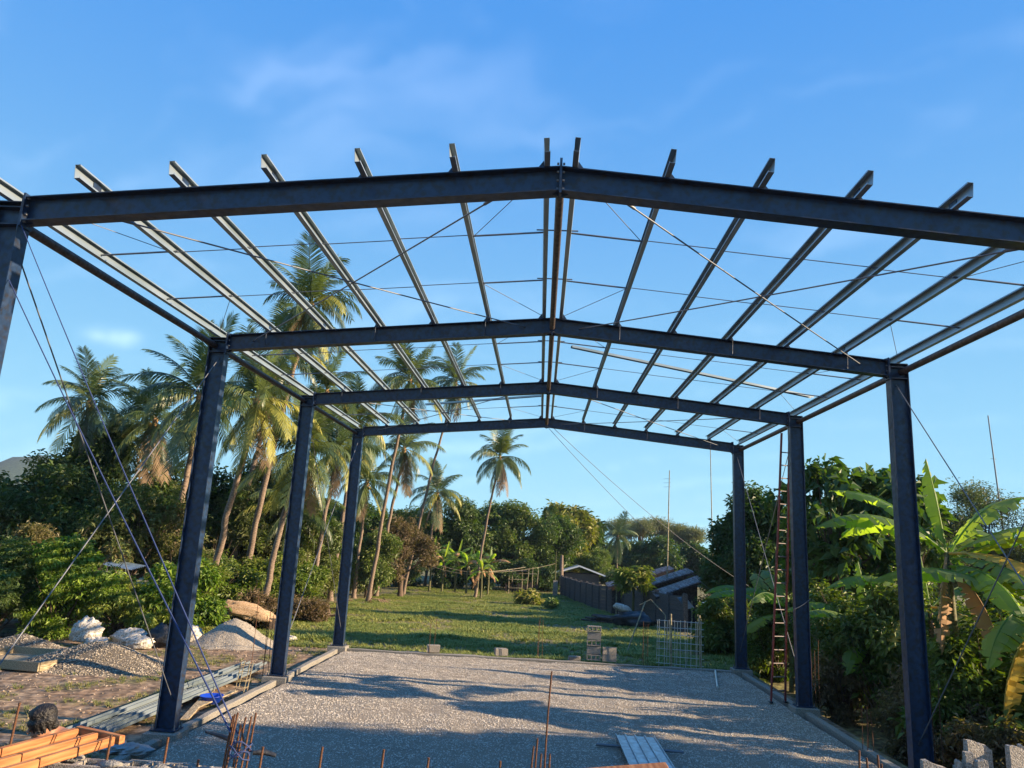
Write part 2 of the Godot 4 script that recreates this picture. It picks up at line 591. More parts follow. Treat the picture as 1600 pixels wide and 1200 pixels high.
func stones(called: String, n: int, place: Callable, lo: float, hi: float, parent: Node, label := "", category := "", a := Color(0.62, 0.56, 0.47), b := Color(0.44, 0.40, 0.345)) -> void:
	var xfs := []
	var cols := []
	for i in n:
		var s := lerpf(lo, hi, rng.randf() * rng.randf())
		var p: Vector3 = place.call()
		xfs.append(Transform3D(Basis.from_euler(Vector3(rf(-0.5, 0.5), rf(0, TAU), rf(-0.5, 0.5))).scaled_local(Vector3.ONE * s), p + Vector3.UP * s * 0.15))
		cols.append(a.lerp(b, rng.randf()))
	var o := scatter(called, pebble(), M.stone, xfs, cols, parent)
	if label != "":
		tag(o, label, category)


func tuft(n: int, h: float, lean: float, w: float) -> ArrayMesh:
	var st := mb()
	for i in n:
		var a := TAU * i / n + rf(-0.4, 0.4)
		var d := Vector3(cos(a), 0, sin(a))
		var s := Vector3(-d.z, 0, d.x) * w
		var base := d * rf(0.0, 0.25) * h
		var t := h * rf(0.6, 1.1)
		var mid := base + d * lean * 0.35 * t + Vector3.UP * t * 0.6
		var tip := base + d * lean * t + Vector3.UP * t
		quad(st, base - s, base + s, mid + s * 0.8, mid - s * 0.8)
		for v in [mid - s * 0.8, mid + s * 0.8, tip]:
			st.add_vertex(v)
	return done(st)


func grass_field() -> void:
	var xfs := []
	var cols := []
	while xfs.size() < 46000:
		var z := -11.0 - 50.0 * pow(rng.randf(), 1.5)
		var x := rf(-12.0, 7.0)
		var edge := 6.3 - (-z - 24.0) * 0.11
		if x > edge or (z > -13.0 and rng.randf() < 0.6):
			continue
		var v := noise.get_noise_2d(x * 0.22, z * 0.22 + 40)
		if rng.randf() < smoothstep(-0.1, 0.4, v) * 0.85:
			continue
		var s := rf(0.5, 1.2) * (1.0 + 0.7 * smoothstep(0.1, 0.5, noise.get_noise_2d(x * 0.3 + 70, z * 0.3)))
		xfs.append(Transform3D(Basis(Vector3.UP, rf(0, TAU)).scaled_local(Vector3(s * 1.5, s, s * 1.5)), Vector3(x, ground_at(x, z) - 0.01, z)))
		cols.append(Color(0.15, 0.21, 0.035).lerp(Color(0.36, 0.34, 0.09), clampf(rng.randf() * 0.7 + v * 0.5, 0, 1)))
	tag(scatter("grass", tuft(9, 0.11, 0.7, 0.006), M.grass, xfs, cols, self), "short green and yellowing grass covering the field beyond the pad", "grass")
	xfs = []
	cols = []
	while xfs.size() < 3500:
		var z := rf(-14.0, 4.0)
		var x := rf(-16.0, -6.0)
		if noise.get_noise_2d(x * 0.45 + 3, z * 0.45 + 8) < 0.14:
			continue
		var s := rf(0.4, 1.1)
		xfs.append(Transform3D(Basis(Vector3.UP, rf(0, TAU)).scaled_local(Vector3.ONE * s), Vector3(x, ground_at(x, z) - 0.01, z)))
		cols.append(Color(0.10, 0.14, 0.035).lerp(Color(0.25, 0.22, 0.08), rng.randf()))
	tag(scatter("weeds", tuft(9, 0.1, 0.9, 0.006), M.grass, xfs, cols, self), "patches of low weeds on the bare soil beside the pad", "weeds")
	stones("soil_stones", 5000, func():
		var x := rf(-16.0, -5.9)
		var z := rf(-13.5, 4.0)
		return Vector3(x, ground_at(x, z), z), 0.008, 0.05, self, "small stones and clods scattered on the bare soil by the heaps", "stones", Color(0.42, 0.33, 0.25), Color(0.22, 0.16, 0.11))


# ---------------------------------------------------------------- the steel frame
func i_column(parent: Node3D, s: float, z: float) -> void:
	var xo := s * (HALF + 0.30)
	var xi := s * HALF
	var st := mb()
	box(st, Vector3(xi + s * 0.006, 3.175, z), Vector3(0.012, 6.31, 0.175))
	box(st, Vector3(xo - s * 0.006, 3.155, z), Vector3(0.012, 6.27, 0.175))
	box(st, Vector3((xi + xo) / 2, 3.155, z), Vector3(0.276, 6.27, 0.008))
	for y in [6.05, 6.24]:
		for k in [-1, 1]:
			box(st, Vector3((xi + xo) / 2, y, z + k * 0.045), Vector3(0.274, 0.01, 0.078))
	var o := put("column", done(st), M.steel, parent)
	st = mb()
	box(st, Vector3((xi + xo) / 2, 0.01, z), Vector3(0.40, 0.02, 0.30))
	put("base_plate", done(st), M.steel, o)
	for k in [-1, 1]:
		for j in [-1, 1]:
			st = mb()
			var c := Vector3((xi + xo) / 2 + k * 0.175, 0.02, z + j * 0.115)
			tube(st, [c, c + Vector3.UP * 0.07], [0.009], 6)
			tube(st, [c, c + Vector3.UP * 0.022], [0.018], 6)
			put("anchor_bolt", done(st), M.rod, o)
	st = mb()
	box(st, Vector3((xi + xo) / 2 + s * 0.008, 6.297, z), Vector3(0.27, 0.012, 0.17))
	put("cap_plate", done(st), M.steel, o)


func top_of(x: float) -> float:
	return 6.873 - SLOPE * absf(x)


func i_rafter(parent: Node3D, s: float, z: float, cleat: ArrayMesh) -> void:
	var st := mb()
	var x0 := s * (HALF - 0.02)
	var x1 := s * 0.012
	for q in [[0.0, 0.012, 0.0875], [0.012, 0.258, 0.004], [0.258, 0.27, 0.0875]]:
		var k := []
		for y in [q[1], q[0]]:
			for v in [[x0, -1], [x1, -1], [x1, 1], [x0, 1]]:
				k.append(Vector3(v[0], top_of(v[0]) - y, z + v[1] * q[2]))
		hexa(st, k)
	var o := put("rafter", done(st), M.steel, parent)
	st = mb()
	box(st, Vector3(s * (HALF - 0.01), 6.215, z), Vector3(0.02, 0.36, 0.185))
	put("end_plate", done(st), M.steel, o)
	st = mb()
	box(st, Vector3(s * 0.0065, 6.765, z), Vector3(0.012, 0.385, 0.185))
	put("ridge_plate", done(st), M.steel, o)
	# small haunch stiffeners above and below the rafter at both plates
	for q in [[HALF - 0.02, -1.0], [0.012, 1.0]]:
		var xa: float = s * q[0]
		var xb: float = xa + s * q[1] * 0.075
		var ya := top_of(xa)
		var yb := top_of(xb)
		for v in [[ya, yb, 0.045], [ya - 0.27, yb - 0.27, -0.04]]:
			st = mb()
			for w in [-0.005, 0.005]:
				for p in [Vector3(xa, v[0], z + w), Vector3(xb, v[1], z + w), Vector3(xa, v[0] + v[2], z + w)]:
					st.add_vertex(p)
			quad(st, Vector3(xb, v[1], z - 0.005), Vector3(xb, v[1], z + 0.005), Vector3(xa, v[0] + v[2], z + 0.005), Vector3(xa, v[0] + v[2], z - 0.005))
			put("stiffener", done(st), M.steel, o)
	for q in [[HALF - 0.026, 6.215, 0.13], [0.019, 6.765, 0.14]]:
		for dy in [-1.0, -0.35, 0.35, 1.0]:
			for k in [-1, 1]:
				st = mb()
				var c := Vector3(s * q[0], q[1] + dy * q[2], z + k * 0.06)
				tube(st, [c, c + Vector3((-1 if q[0] > 1.0 else 1) * s * 0.022, 0, 0)], [0.013], 6)
				put("bolt", done(st), M.rod, o)
	for k in 7:
		var x := s * (0.14 + 0.94 * k)
		if k == 6:
			continue
		put("purlin_cleat", cleat, M.steel, o, Transform3D(Basis(Vector3.UP, 0.0 if s > 0 else PI), Vector3(x, top_of(x), z)))


func steel() -> void:
	var t := thing("steel_shed_frame", "dark blue steel portal frame of a shed with galvanised roof purlins", "steel frame")
	# cleat: upright plate on the downhill side of the purlin and a triangular gusset behind it (built for the side where x grows downhill)
	var cl := mb()
	box(cl, Vector3(0.033, 0.062, 0.0), Vector3(0.006, 0.124, 0.14))
	for w in [-0.003, 0.003]:
		for p in [Vector3(0.036, 0.0, w), Vector3(0.125, -0.012, w), Vector3(0.036, 0.115, w)]:
			cl.add_vertex(p)
	quad(cl, Vector3(0.125, -0.012, -0.003), Vector3(0.125, -0.012, 0.003), Vector3(0.036, 0.115, 0.003), Vector3(0.036, 0.115, -0.003))
	var cleat := done(cl)
	for z in BAYS:
		for s in [-1.0, 1.0]:
			i_column(t, s, z)
			i_rafter(t, s, z, cleat)
	# C purlins: web on the downhill side, open towards the ridge
	for s in [-1.0, 1.0]:
		for k in 7:
			var x: float = s * (0.14 + 0.94 * k)
			var st := mb()
			var z0 := 5.52 + rf(-0.03, 0.03)
			var z1 := -10.33 + rf(-0.05, 0.05)
			var zc := (z0 + z1) / 2
			var l := z0 - z1
			var b := Basis(Vector3.BACK, -s * atan(SLOPE))
			var c := Vector3(x, top_of(x) + 0.004, 0)
			for q in [[0.0285, 0.076, 0.003, 0.15], [0.0, 0.1495, 0.054, 0.003], [0.0, 0.0025, 0.054, 0.003], [-0.0255, 0.1405, 0.003, 0.015], [-0.0255, 0.0115, 0.003, 0.015]]:
				var p: Vector3 = b * Vector3(s * q[0], q[1], 0) + c
				box(st, Vector3(p.x, p.y, zc), Vector3(q[2], q[3], l), b)
			put("purlin", done(st), M.zinc, t)
	# round struts at the eaves and the ridge, bay by bay
	for i in 3:
		var za: float = BAYS[i]
		var zb: float = BAYS[i + 1]
		for s in [-1.0, 1.0]:
			put("eave_strut", rod(Vector3(s * 5.80, 6.17, za - 0.006), Vector3(s * 5.80, 6.17, zb + 0.006), 0.052, 12), M.pipe, t)
		put("ridge_strut", rod(Vector3(0, 6.69, za - 0.1), Vector3(0, 6.69, zb + 0.1), 0.045, 12), M.pipe, t)
		# sag rods between the purlins at the third points
		for f in [1.0 / 3.0, 2.0 / 3.0]:
			var z := lerpf(za, zb, f)
			for s in [-1.0, 1.0]:
				for k in 6:
					var xa: float = s * (0.14 + 0.94 * k + 0.01)
					var xb: float = s * (0.14 + 0.94 * (k + 1) + 0.045)
					var dz := 0.035 if k % 2 else 0.0
					put("sag_rod", rod(Vector3(xa - s * 0.03, top_of(xa) + 0.08, z + dz), Vector3(xb, top_of(xb) + 0.08, z + dz), 0.012 if k == 0 or k == 5 else 0.006, 6), M.rod, t)
			put("sag_rod", rod(Vector3(-0.26, 6.93, z + 0.08), Vector3(0.26, 6.93, z + 0.08), 0.009, 6), M.rod, t)
			for s in [-1.0, 1.0]:   # slanting rods of the first purlin space, from the ridge to the third point
				var near := za - 0.12 if f < 0.5 else zb + 0.12
				put("slant_rod", rod(Vector3(s * 0.2, 6.90, near), Vector3(s * 1.06, top_of(1.06) + 0.07, z), 0.005, 5), M.rod, t)
				put("slant_rod", rod(Vector3(s * 5.7, top_of(5.7) + 0.06, near), Vector3(s * 4.86, top_of(4.86) + 0.06, z), 0.005, 5), M.rod, t)
	# crossed bracing rods of the roof and the walls in the end bays
	for i in [0, 2]:
		var za: float = BAYS[i] - 0.01
		var zb: float = BAYS[i + 1] + 0.01
		for s in [-1.0, 1.0]:
			for q in [[4.95, za, 0.46, zb], [0.48, za, 5.15, zb]]:
				var a := Vector3(s * q[0], top_of(q[0]) - 0.16, q[1])
				var b := Vector3(s * q[2], top_of(q[2]) - 0.12, q[3])
				var o := put("roof_brace", rod(a, b, 0.0095, 6, 0.012), M.rod, t)
				put("turnbuckle", rod(a.lerp(b, 0.03), a.lerp(b, 0.07), 0.018, 8), M.rod, o)
			for q in [[5.95, za, 0.45, zb], [0.45, za, 5.95, zb]]:
				put("wall_brace", rod(Vector3(s * 5.70, q[0], q[1]), Vector3(s * 5.70, q[2], q[3]), 0.0085, 6), M.rod, t)
	# fly braces from rafters to purlins
	for i in [1, 2, 3]:
		for s in [-1.0, 1.0]:
			for k in [1, 3, 5]:
				var x: float = s * (0.14 + 0.94 * k)
				put("fly_brace", rod(Vector3(x + s * 0.06, top_of(x) - 0.255, BAYS[i] + 0.075), Vector3(x + s * 0.06, top_of(x) + 0.03, BAYS[i] + 0.10), 0.008, 5), M.steel, t)
	# two purlins that still lie loose across the roof
	for q in [["loose_purlin", "loose galvanised purlin laid across the roof between second and third rafters", Vector3(0.42, 7.03, -2.35), Vector3(5.75, 6.525, -3.9)], ["loose_purlin", "shorter loose galvanised purlin laid across the roof of the farthest bay", Vector3(-3.4, 6.755, -8.0), Vector3(-0.12, 7.055, -7.55)]]:
		var st := mb()
		var a: Vector3 = q[2]
		var b: Vector3 = q[3]
		var side := (b - a).cross(Vector3.UP).normalized()
		beam(st, a + Vector3.UP * 0.03, b + Vector3.UP * 0.03, 0.10, 0.003)
		for k in [-1.0, 1.0]:
			beam(st, a + side * k * 0.0485 + Vector3.UP * 0.008, b + side * k * 0.0485 + Vector3.UP * 0.008, 0.003, 0.04)
		var o := thing(q[0], q[1], "purlin")
		put("channel", done(st), M.zinc, o)
	# guy ropes
	for q in [
		["guy_rope", "blue rope from high on the nearest column by the timber down to the upright rebars", Vector3(-5.57, 5.44, 5.22), Vector3(-1.80, 1.92, 7.62), 0.0055, M.blue_rope, 0.03],
		["guy_rope", "blue rope from the eave of the nearest frame down to the upright rebars", Vector3(-5.53, 6.02, 5.25), Vector3(-1.76, 1.90, 7.60), 0.0048, M.blue_rope, 0.03],
		["guy_rope", "thin dark rope from the far ridge slanting down past the antenna to the bushes", Vector3(0.05, 6.6, -10.1), Vector3(7.3, 0.9, -15.3), 0.007, M.rope, 0.25],
		["guy_rope", "thin dark rope from the far ridge slanting down behind the rebar mesh", Vector3(0.2, 6.6, -10.1), Vector3(9.9, 1.5, -22.5), 0.008, M.rope, 0.35],
		["guy_rope", "pale rope tied round the column beside the red ladder", Vector3(5.53, 2.0, -4.85), Vector3(5.90, 2.24, -4.86), 0.008, M.rope, 0.02],
	]:
		var o := put(q[0], rod(q[2], q[3], q[4], 6, q[6]), q[5])
		tag(o, q[1], "rope")


# ---------------------------------------------------------------- plants
func sprig(n: int, leaf: float, wide: float, spread: float, droop: float) -> ArrayMesh:   # one twig with its leaves, about 1 m across
	var v := PackedVector3Array()
	var nn := PackedVector3Array()
	for i in n:
		var at := Vector3(rf(-1, 1), rf(-0.8, 0.8), rf(-1, 1)) * spread
		var d := (Vector3(rf(-1, 1), rf(-0.6, 0.7) - droop, rf(-1, 1)) + at * 0.8).normalized()
		var s := d.cross(Vector3(rf(-0.3, 0.3), 1, rf(-0.3, 0.3))).normalized()
		var up := s.cross(d)
		var l := leaf * rf(0.7, 1.2)
		var w := l * wide * 0.5
		var mid := at + d * l * 0.45 + up * l * 0.05
		var tip := at + d * l - Vector3.UP * l * (0.12 + droop * 0.3)
		var a := mid + s * w + up * l * 0.08
		var b := mid - s * w + up * l * 0.08
		for tri in [[at, tip, a], [at, b, tip]]:
			var q: Vector3 = (tri[2] - tri[0]).cross(tri[1] - tri[0]).normalized()
			for p in tri:
				v.append(p)
				nn.append(q)
	var arr := []
	arr.resize(Mesh.ARRAY_MAX)
	arr[Mesh.ARRAY_VERTEX] = v
	arr[Mesh.ARRAY_NORMAL] = nn
	var m := ArrayMesh.new()
	m.add_surface_from_arrays(Mesh.PRIMITIVE_TRIANGLES, arr)
	return m


var sprigs := {}


func make_sprigs() -> void:
	sprigs.fine = sprig(30, 0.34, 0.42, 0.42, 0.1)
	sprigs.mid = sprig(22, 0.46, 0.5, 0.42, 0.15)
	sprigs.broad = sprig(9, 0.85, 0.62, 0.4, 0.45)
	sprigs.feather = sprig(46, 0.2, 0.3, 0.5, 0.0)
	sprigs.long = sprig(20, 0.8, 0.12, 0.4, 0.35)


func crown(parent: Node, lobes: Array, n: int, kind: String, size: float, a: Color, b: Color, called := "crown") -> void:
	var total := 0.0
	for l in lobes:
		total += pow(l[1].x * l[1].y * l[1].z, 0.667)
	var xfs := []
	var cols := []
	for l in lobes:
		var m := int(ceil(n * pow(l[1].x * l[1].y * l[1].z, 0.667) / total))
		var tone := rf(-0.22, 0.22)
		for i in m:
			var d := Vector3(rng.randfn(), rng.randfn(), rng.randfn()).normalized()
			var r := pow(rng.randf(), 0.42) * (1.0 + 0.55 * noise.get_noise_3d(d.x * 2.2 + l[0].x, d.y * 2.2, d.z * 2.2 + l[0].z))
			if rng.randf() < 0.09:
				r *= rf(1.15, 1.6)
			var p: Vector3 = l[0] + d * l[1] * r
			var s := size * rf(0.5, 1.45)
			xfs.append(Transform3D(Basis.from_euler(Vector3(rf(-0.6, 0.6), rf(0, TAU), rf(-0.6, 0.6))).scaled_local(Vector3.ONE * s), p))
			cols.append(a.lerp(b, clampf(rng.randf() * 0.8 + tone + 0.1, 0.0, 1.0)) * rf(0.85, 1.3))
	scatter(called, sprigs[kind], M.leaves, xfs, cols, parent)


func limbs(parent: Node, lobes: Array, h: float, r: float, m: Material, fork := 0.35, lean := Vector3.ZERO) -> void:
	var st := mb()
	var top := Vector3(0, h * 0.8, 0) + lean
	var pts := []
	var rad := []
	for i in 7:
		var t := i / 6.0
		pts.append(Vector3(0, -0.25, 0).lerp(top, t) + Vector3(noise.get_noise_2d(t * 2.0, h * 7), 0, noise.get_noise_2d(t * 2.0, h * 7 + 9)) * 0.35 * t * h * 0.25)
		rad.append(r * (1.0 - 0.72 * t) * (1.25 if i == 0 else 1.0))
	tube(st, pts, rad, 8)
	for l in lobes:
		var k := clampf(fork + rf(0.0, 0.35), 0.1, 0.9)
		var from: Vector3 = pts[int(k * 6)]
		var to: Vector3 = l[0]
		var mid := from.lerp(to, 0.5) + Vector3(rf(-0.15, 0.15), 0.12 * h * rf(-0.2, 1.0) * 0.4, rf(-0.15, 0.15))
		var br := r * (1.0 - 0.72 * k) * 0.55
		tube(st, [from, mid, to], [br, br * 0.65, br * 0.25], 5)
		for j in 2:
			var e: Vector3 = to + Vector3(rf(-1, 1), rf(-0.3, 1), rf(-1, 1)) * l[1] * 0.75
			tube(st, [mid, mid.lerp(e, 0.55) + Vector3(0, 0.05, 0), e], [br * 0.5, br * 0.3, br * 0.12], 4)
	put("trunk", done(st), m, parent)


func crown_lobes(c: Vector3, r: Vector3, n: int, size: float) -> Array:
	var out := [[c, r * 0.5]]
	for i in n:
		var d := Vector3(rng.randfn(), rng.randfn() * 0.9 + 0.15, rng.randfn()).normalized()
		var k := rf(0.55, 0.95)
		var s := rf(0.7, 1.3) * size
		out.append([c + d * r * k, Vector3(r.x * s, r.y * s * 0.8, r.z * s)])
	return out


func tree(called: String, label: String, x: float, z: float, h: float, r: float, n: int, kind: String, size: float, a: Color, b: Color, group := "", squash := 1.0, clear := 0.25, nl := 14, ls := 0.36, category := "tree") -> Node3D:
	var o := thing(called, label, category, Vector3(x, ground_at(x, z), z), 0.0, group)
	var ry := h * (1.0 - clear) * 0.5 * squash
	var lobes := crown_lobes(Vector3(0, h - ry * 0.95, 0), Vector3(r, ry, r), nl, ls)
	limbs(o, lobes, h, 0.035 * h, M.bark)
	crown(o, lobes, n, kind, size, a, b)
	return o


func teak(label: String, x: float, z: float, h: float) -> void:   # open crown: leaves only in bunches at the branch ends
	var o := thing("large_leaf_tree", label, "tree", Vector3(x, ground_at(x, z), z), 0.0, "trees with big drooping leaves")
	var lobes := []
	for i in 24:
		var t := pow((i + 0.5) / 24.0, 0.8)
		var a := i * 2.4
		var r := (0.5 + 1.25 * sin(PI * (0.12 + 0.80 * t))) * rf(0.5, 1.0)
		lobes.append([Vector3(cos(a) * r, h * (0.3 + 0.68 * t), sin(a) * r), Vector3(0.42, 0.3, 0.42) * rf(0.8, 1.25)])
	limbs(o, lobes, h, 0.1, M.bark, 0.3)
	crown(o, lobes, 270, "broad", 0.40, Color(0.06, 0.105, 0.035), Color(0.13, 0.19, 0.05))


func bush(label: String, x: float, z: float, h: float, r: float, n: int, a: Color, b: Color, group: String, kind := "mid", size := 0.36, called := "bush") -> void:
	var o := thing(called, label, "bush", Vector3(x, ground_at(x, z), z), 0.0, group)
	var lobes := crown_lobes(Vector3(0, h * 0.48, 0), Vector3(r, h * 0.52, r), 17, 0.27)
	for l in lobes:
		l[0].y = maxf(l[0].y, l[1].y * 0.7)
	var st := mb()
	for l in lobes:
		tube(st, [Vector3(rf(-0.2, 0.2), -0.1, rf(-0.2, 0.2)), l[0] * 0.55 + Vector3(rf(-0.1, 0.1), 0, rf(-0.1, 0.1)), l[0]], [0.03, 0.02, 0.008], 4)
	for k in 12:   # bare shoots and dead twigs that stick out of the leaves
		var d := Vector3(rng.randfn(), rf(0.2, 1.2), rng.randfn()).normalized()
		var e := Vector3(0, h * 0.45, 0) + d * Vector3(r, h * 0.55, r) * rf(0.95, 1.3)
		tube(st, [Vector3(rf(-0.2, 0.2), 0.1, rf(-0.2, 0.2)), e * 0.6 + Vector3(rf(-0.1, 0.1), 0.1, rf(-0.1, 0.1)), e], [0.016, 0.011, 0.004], 4)
	put("stem", done(st), M.bark, o)
	crown(o, lobes, n, kind, size, a, b, "foliage")


func frond(l: float, elev: float, droop: float, n: int, hang: float) -> ArrayMesh:
	var st := mb()
	var pts := [Vector3.ZERO]
	var seg := 14
	var ang := deg_to_rad(elev)
	for i in seg:
		var t := (i + 0.5) / seg
		var a := ang - deg_to_rad(droop) * pow(t, 1.35)
		pts.append(pts[-1] + Vector3(cos(a), sin(a), 0) * l / seg)
	var rad := []
	for i in seg + 1:
		rad.append(lerpf(0.035, 0.006, float(i) / seg))
	tube(st, pts, rad, 4)
	st.set_smooth_group(-1)
	for i in n:
		var t := 0.13 + 0.87 * (i + 0.5) / n
		var f := t * seg
		var k := mini(int(f), seg - 1)
		var p: Vector3 = pts[k].lerp(pts[k + 1], f - k)
		var tan: Vector3 = (pts[k + 1] - pts[k]).normalized()
		var len := l * 0.31 * pow(sin(PI * (0.12 + 0.80 * t)), 0.7) * rf(0.85, 1.1)
		for s in [-1.0, 1.0]:
			if rng.randf() < 0.07 or (t > 0.5 and noise.get_noise_2d(i * 0.35 + elev, s * 9.0) > 0.42):
				continue
			var d: Vector3 = (Vector3(0, 0, s) * 0.85 + tan * (0.45 + 0.5 * t) + Vector3.DOWN * hang * rf(0.3, 0.8)).normalized()
			var mid: Vector3 = p + d * len * 0.5
			var tip: Vector3 = mid + (d + Vector3.DOWN * hang * rf(0.7, 1.3)).normalized() * len * 0.5
			var w: Vector3 = tan * 0.027
			quad(st, p - w * 0.7, p + w * 0.7, mid + w, mid - w)
			for v in [mid - w, mid + w, tip]:
				st.add_vertex(v)
	return done(st)


var fronds := []


func palm(label: String, base: Vector3, top: Vector3, size: float, n: int, rad: float, yellow: float, brown: int, bow := 0.6, called := "coconut_palm", group := "coconut palms behind the pad") -> Node3D:
	var o := thing(called, label, "palm tree", base, 0.0, group)
	var up := top - base
	var st := mb()
	var pts := []
	var radii := []
	for i in 33:
		var t := i / 32.0
		pts.append(Vector3(0, -0.3, 0).lerp(up, t) + Vector3(-up.x, 0, -up.z) * 0.22 * bow * sin(PI * t) + Vector3(noise.get_noise_2d(t * 3, base.x), 0, noise.get_noise_2d(t * 3, base.z)) * 0.12)
		radii.append(rad * (1.0 - 0.35 * t) * (1.0 + 0.75 * exp(-t * up.length() * 1.6)) * (1.05 if i % 2 else 0.96))
	tube(st, pts, radii, 10)
	put("trunk", done(st), M.palm_bark, o)
	var head: Vector3 = pts[-1]
	st = mb()
	st.set_smooth_group(1)
	tube(st, [head - Vector3.UP * 0.35 * size, head, head + Vector3.UP * 0.25 * size], [rad * 0.75, rad * 1.3, rad * 0.5], 8)
	put("crown_shaft", done(st), M.dry, o)
	for i in 5:
		var a := rf(0, TAU)
		put("coconut", nut_mesh, M.nut if i % 3 else M.frond_pale, o, Transform3D(Basis().scaled(Vector3.ONE * 0.8 * size), head + Vector3(cos(a) * 0.22, -0.22 - rf(0, 0.2), sin(a) * 0.22) * size))
	for i in n:
		var t := (i + 0.5) / n
		var age := clampf(t + rf(-0.06, 0.06), 0.0, 0.999)
		var k := int(age * fronds.size())
		var m: Material = M.frond_green
		var roll := rng.randf()
		if age > 0.45 and roll < yellow * 0.55:
			m = M.frond_yellow
		elif roll < 0.35 + yellow * 0.5:
			m = M.frond_pale
		if i >= n - brown:
			m = M.frond_brown
		var b := Basis(Vector3.UP, i * 2.39996 + rf(-0.25, 0.25)) * Basis(Vector3.RIGHT, rf(-0.25, 0.25)) * Basis(Vector3.BACK, rf(-0.12, 0.12))
		put("frond", fronds[k][rng.randi() % 3], m, o, Transform3D(b.scaled_local(Vector3.ONE * size * rf(0.85, 1.1)), head + Vector3.UP * 0.1 * size))
	return o


var nut_mesh: ArrayMesh


func palms() -> void:
	nut_mesh = blob(Vector3(0.13, 0.16, 0.13), 0.05, 1.0, 2.0, 6, 8)
	for q in [[80, 28, 0.25], [64, 62, 0.45], [48, 85, 0.65], [32, 95, 0.85], [14, 88, 1.0], [-4, 74, 1.2], [-26, 54, 1.2], [-56, 27, 0.8], [-78, 8, 0.4]]:
		fronds.append([frond(3.15, q[0], q[1], 50, q[2]), frond(2.9, q[0] + rf(-9, 9), q[1] * 1.15, 44, q[2] * 1.25), frond(3.3, q[0] + rf(-9, 9), q[1] * 0.85, 54, q[2] * 0.75)])
	var g := func(x: float, z: float) -> Vector3: return Vector3(x, ground_at(x, z), z)
	palm("tallest coconut palm, its crown rising through the roof purlins", g.call(-13.4, -21.9), Vector3(-10.35, 12.75, -18.1), 0.84, 31, 0.143, 0.15, 2)
	palm("coconut palm with bright yellow drooping fronds behind the second column", g.call(-13.2, -17.9), Vector3(-10.9, 7.9, -15.0), 0.86, 32, 0.143, 0.75, 1, 0.4)
	palm("coconut palm whose broad crown hides behind the top of the second column", g.call(-15.6, -19.3), Vector3(-14.9, 8.6, -18.6), 1.05, 30, 0.151, 0.2, 1, 0.3)
	palm("coconut palm topping the vine-covered trunk nearest the hill", g.call(-22.6, -23.2), Vector3(-22.2, 8.8, -22.4), 0.85, 26, 0.143, 0.2, 0, 0.3)
	palm("low coconut palm tucked right beside the vine-covered palm", g.call(-21.0, -25.2), Vector3(-21.5, 7.4, -24.6), 0.8, 24, 0.134, 0.35, 0, 0.3)
	palm("dark coconut palm between the vine-covered palm and the second column", g.call(-19.4, -23.4), Vector3(-19.0, 8.1, -22.7), 0.88, 28, 0.126, 0.05, 2, 0.3)
	palm("coconut palm with its trunk between the third and fourth columns", g.call(-12.9, -35.1), Vector3(-11.6, 10.0, -32.9), 1.0, 30, 0.143, 0.3, 2, 0.4)
	palm("coconut palm growing right behind the top of the farthest column", g.call(-15.0, -33.0), Vector3(-13.4, 11.6, -31.6), 1.0, 29, 0.143, 0.25, 1, 0.3)
	palm("leaning coconut palm with one orange dead frond, next past the farthest column", g.call(-11.05, -37.4), Vector3(-8.9, 13.1, -34.6), 1.0, 30, 0.134, 0.3, 2, 0.3)
	palm("slender coconut palm leaning most, its crown behind the far rafter", g.call(-11.0, -49.8), Vector3(-7.4, 15.6, -46.4), 1.02, 26, 0.122, 0.15, 2, 0.2)
	palm("lone coconut palm under the far ridge, leaning over the field", g.call(-5.18, -49.9), Vector3(-3.55, 9.9, -47.8), 0.98, 28, 0.113, 0.02, 5, 0.35)
	palm("short coconut palm behind the banana clump, left of the lone palm", g.call(-10.9, -61.0), Vector3(-10.2, 7.6, -60.2), 1.1, 28, 0.126, 0.2, 3, 0.2)
	palm("pale small palm in front of the bamboo clump", g.call(1.2, -75.0), Vector3(1.2, 4.6, -74.6), 0.95, 24, 0.126, 0.4, 2, 0.1)
	palm("small distant coconut palm standing dark above the roofs", g.call(9.9, -86.0), Vector3(9.9, 4.8, -85.4), 0.95, 24, 0.126, 0.0, 0, 0.1)
	palm("young palm at the picture's edge below the hill", g.call(-27.5, -20.0), Vector3(-27.0, 3.3, -19.6), 0.7, 22, 0.134, 0.4, 0, 0.1)
	palm("coconut palm in the thick of the crowns between second and third columns", g.call(-16.0, -26.6), Vector3(-14.1, 12.2, -25.0), 1.0, 27, 0.14, 0.2, 2, 0.3)
	palm("coconut palm with drooping crown just left of the farthest column", g.call(-11.9, -27.4), Vector3(-10.9, 7.4, -26.4), 0.9, 25, 0.13, 0.2, 2, 0.3)
	palm("coconut palm with tired fronds right of the farthest column", g.call(-12.0, -44.0), Vector3(-10.4, 9.6, -42.6), 1.0, 25, 0.14, 0.3, 3, 0.3)
	palm("coconut palm with low hanging fronds between third and farthest columns", g.call(-10.9, -17.6), Vector3(-9.55, 6.3, -16.6), 0.8, 26, 0.13, 0.3, 2, 0.3)
	# short palms crowd the gap behind the far columns
	palm("stemless young palm between the third and farthest columns", g.call(-13.2, -27.0), Vector3(-13.0, 4.4, -26.8), 0.95, 22, 0.126, 0.25, 0, 0.1)
	palm("young palm with pale fronds just beyond the farthest column", g.call(-12.6, -40.0), Vector3(-12.3, 6.8, -39.5), 0.95, 24, 0.126, 0.3, 1, 0.1)


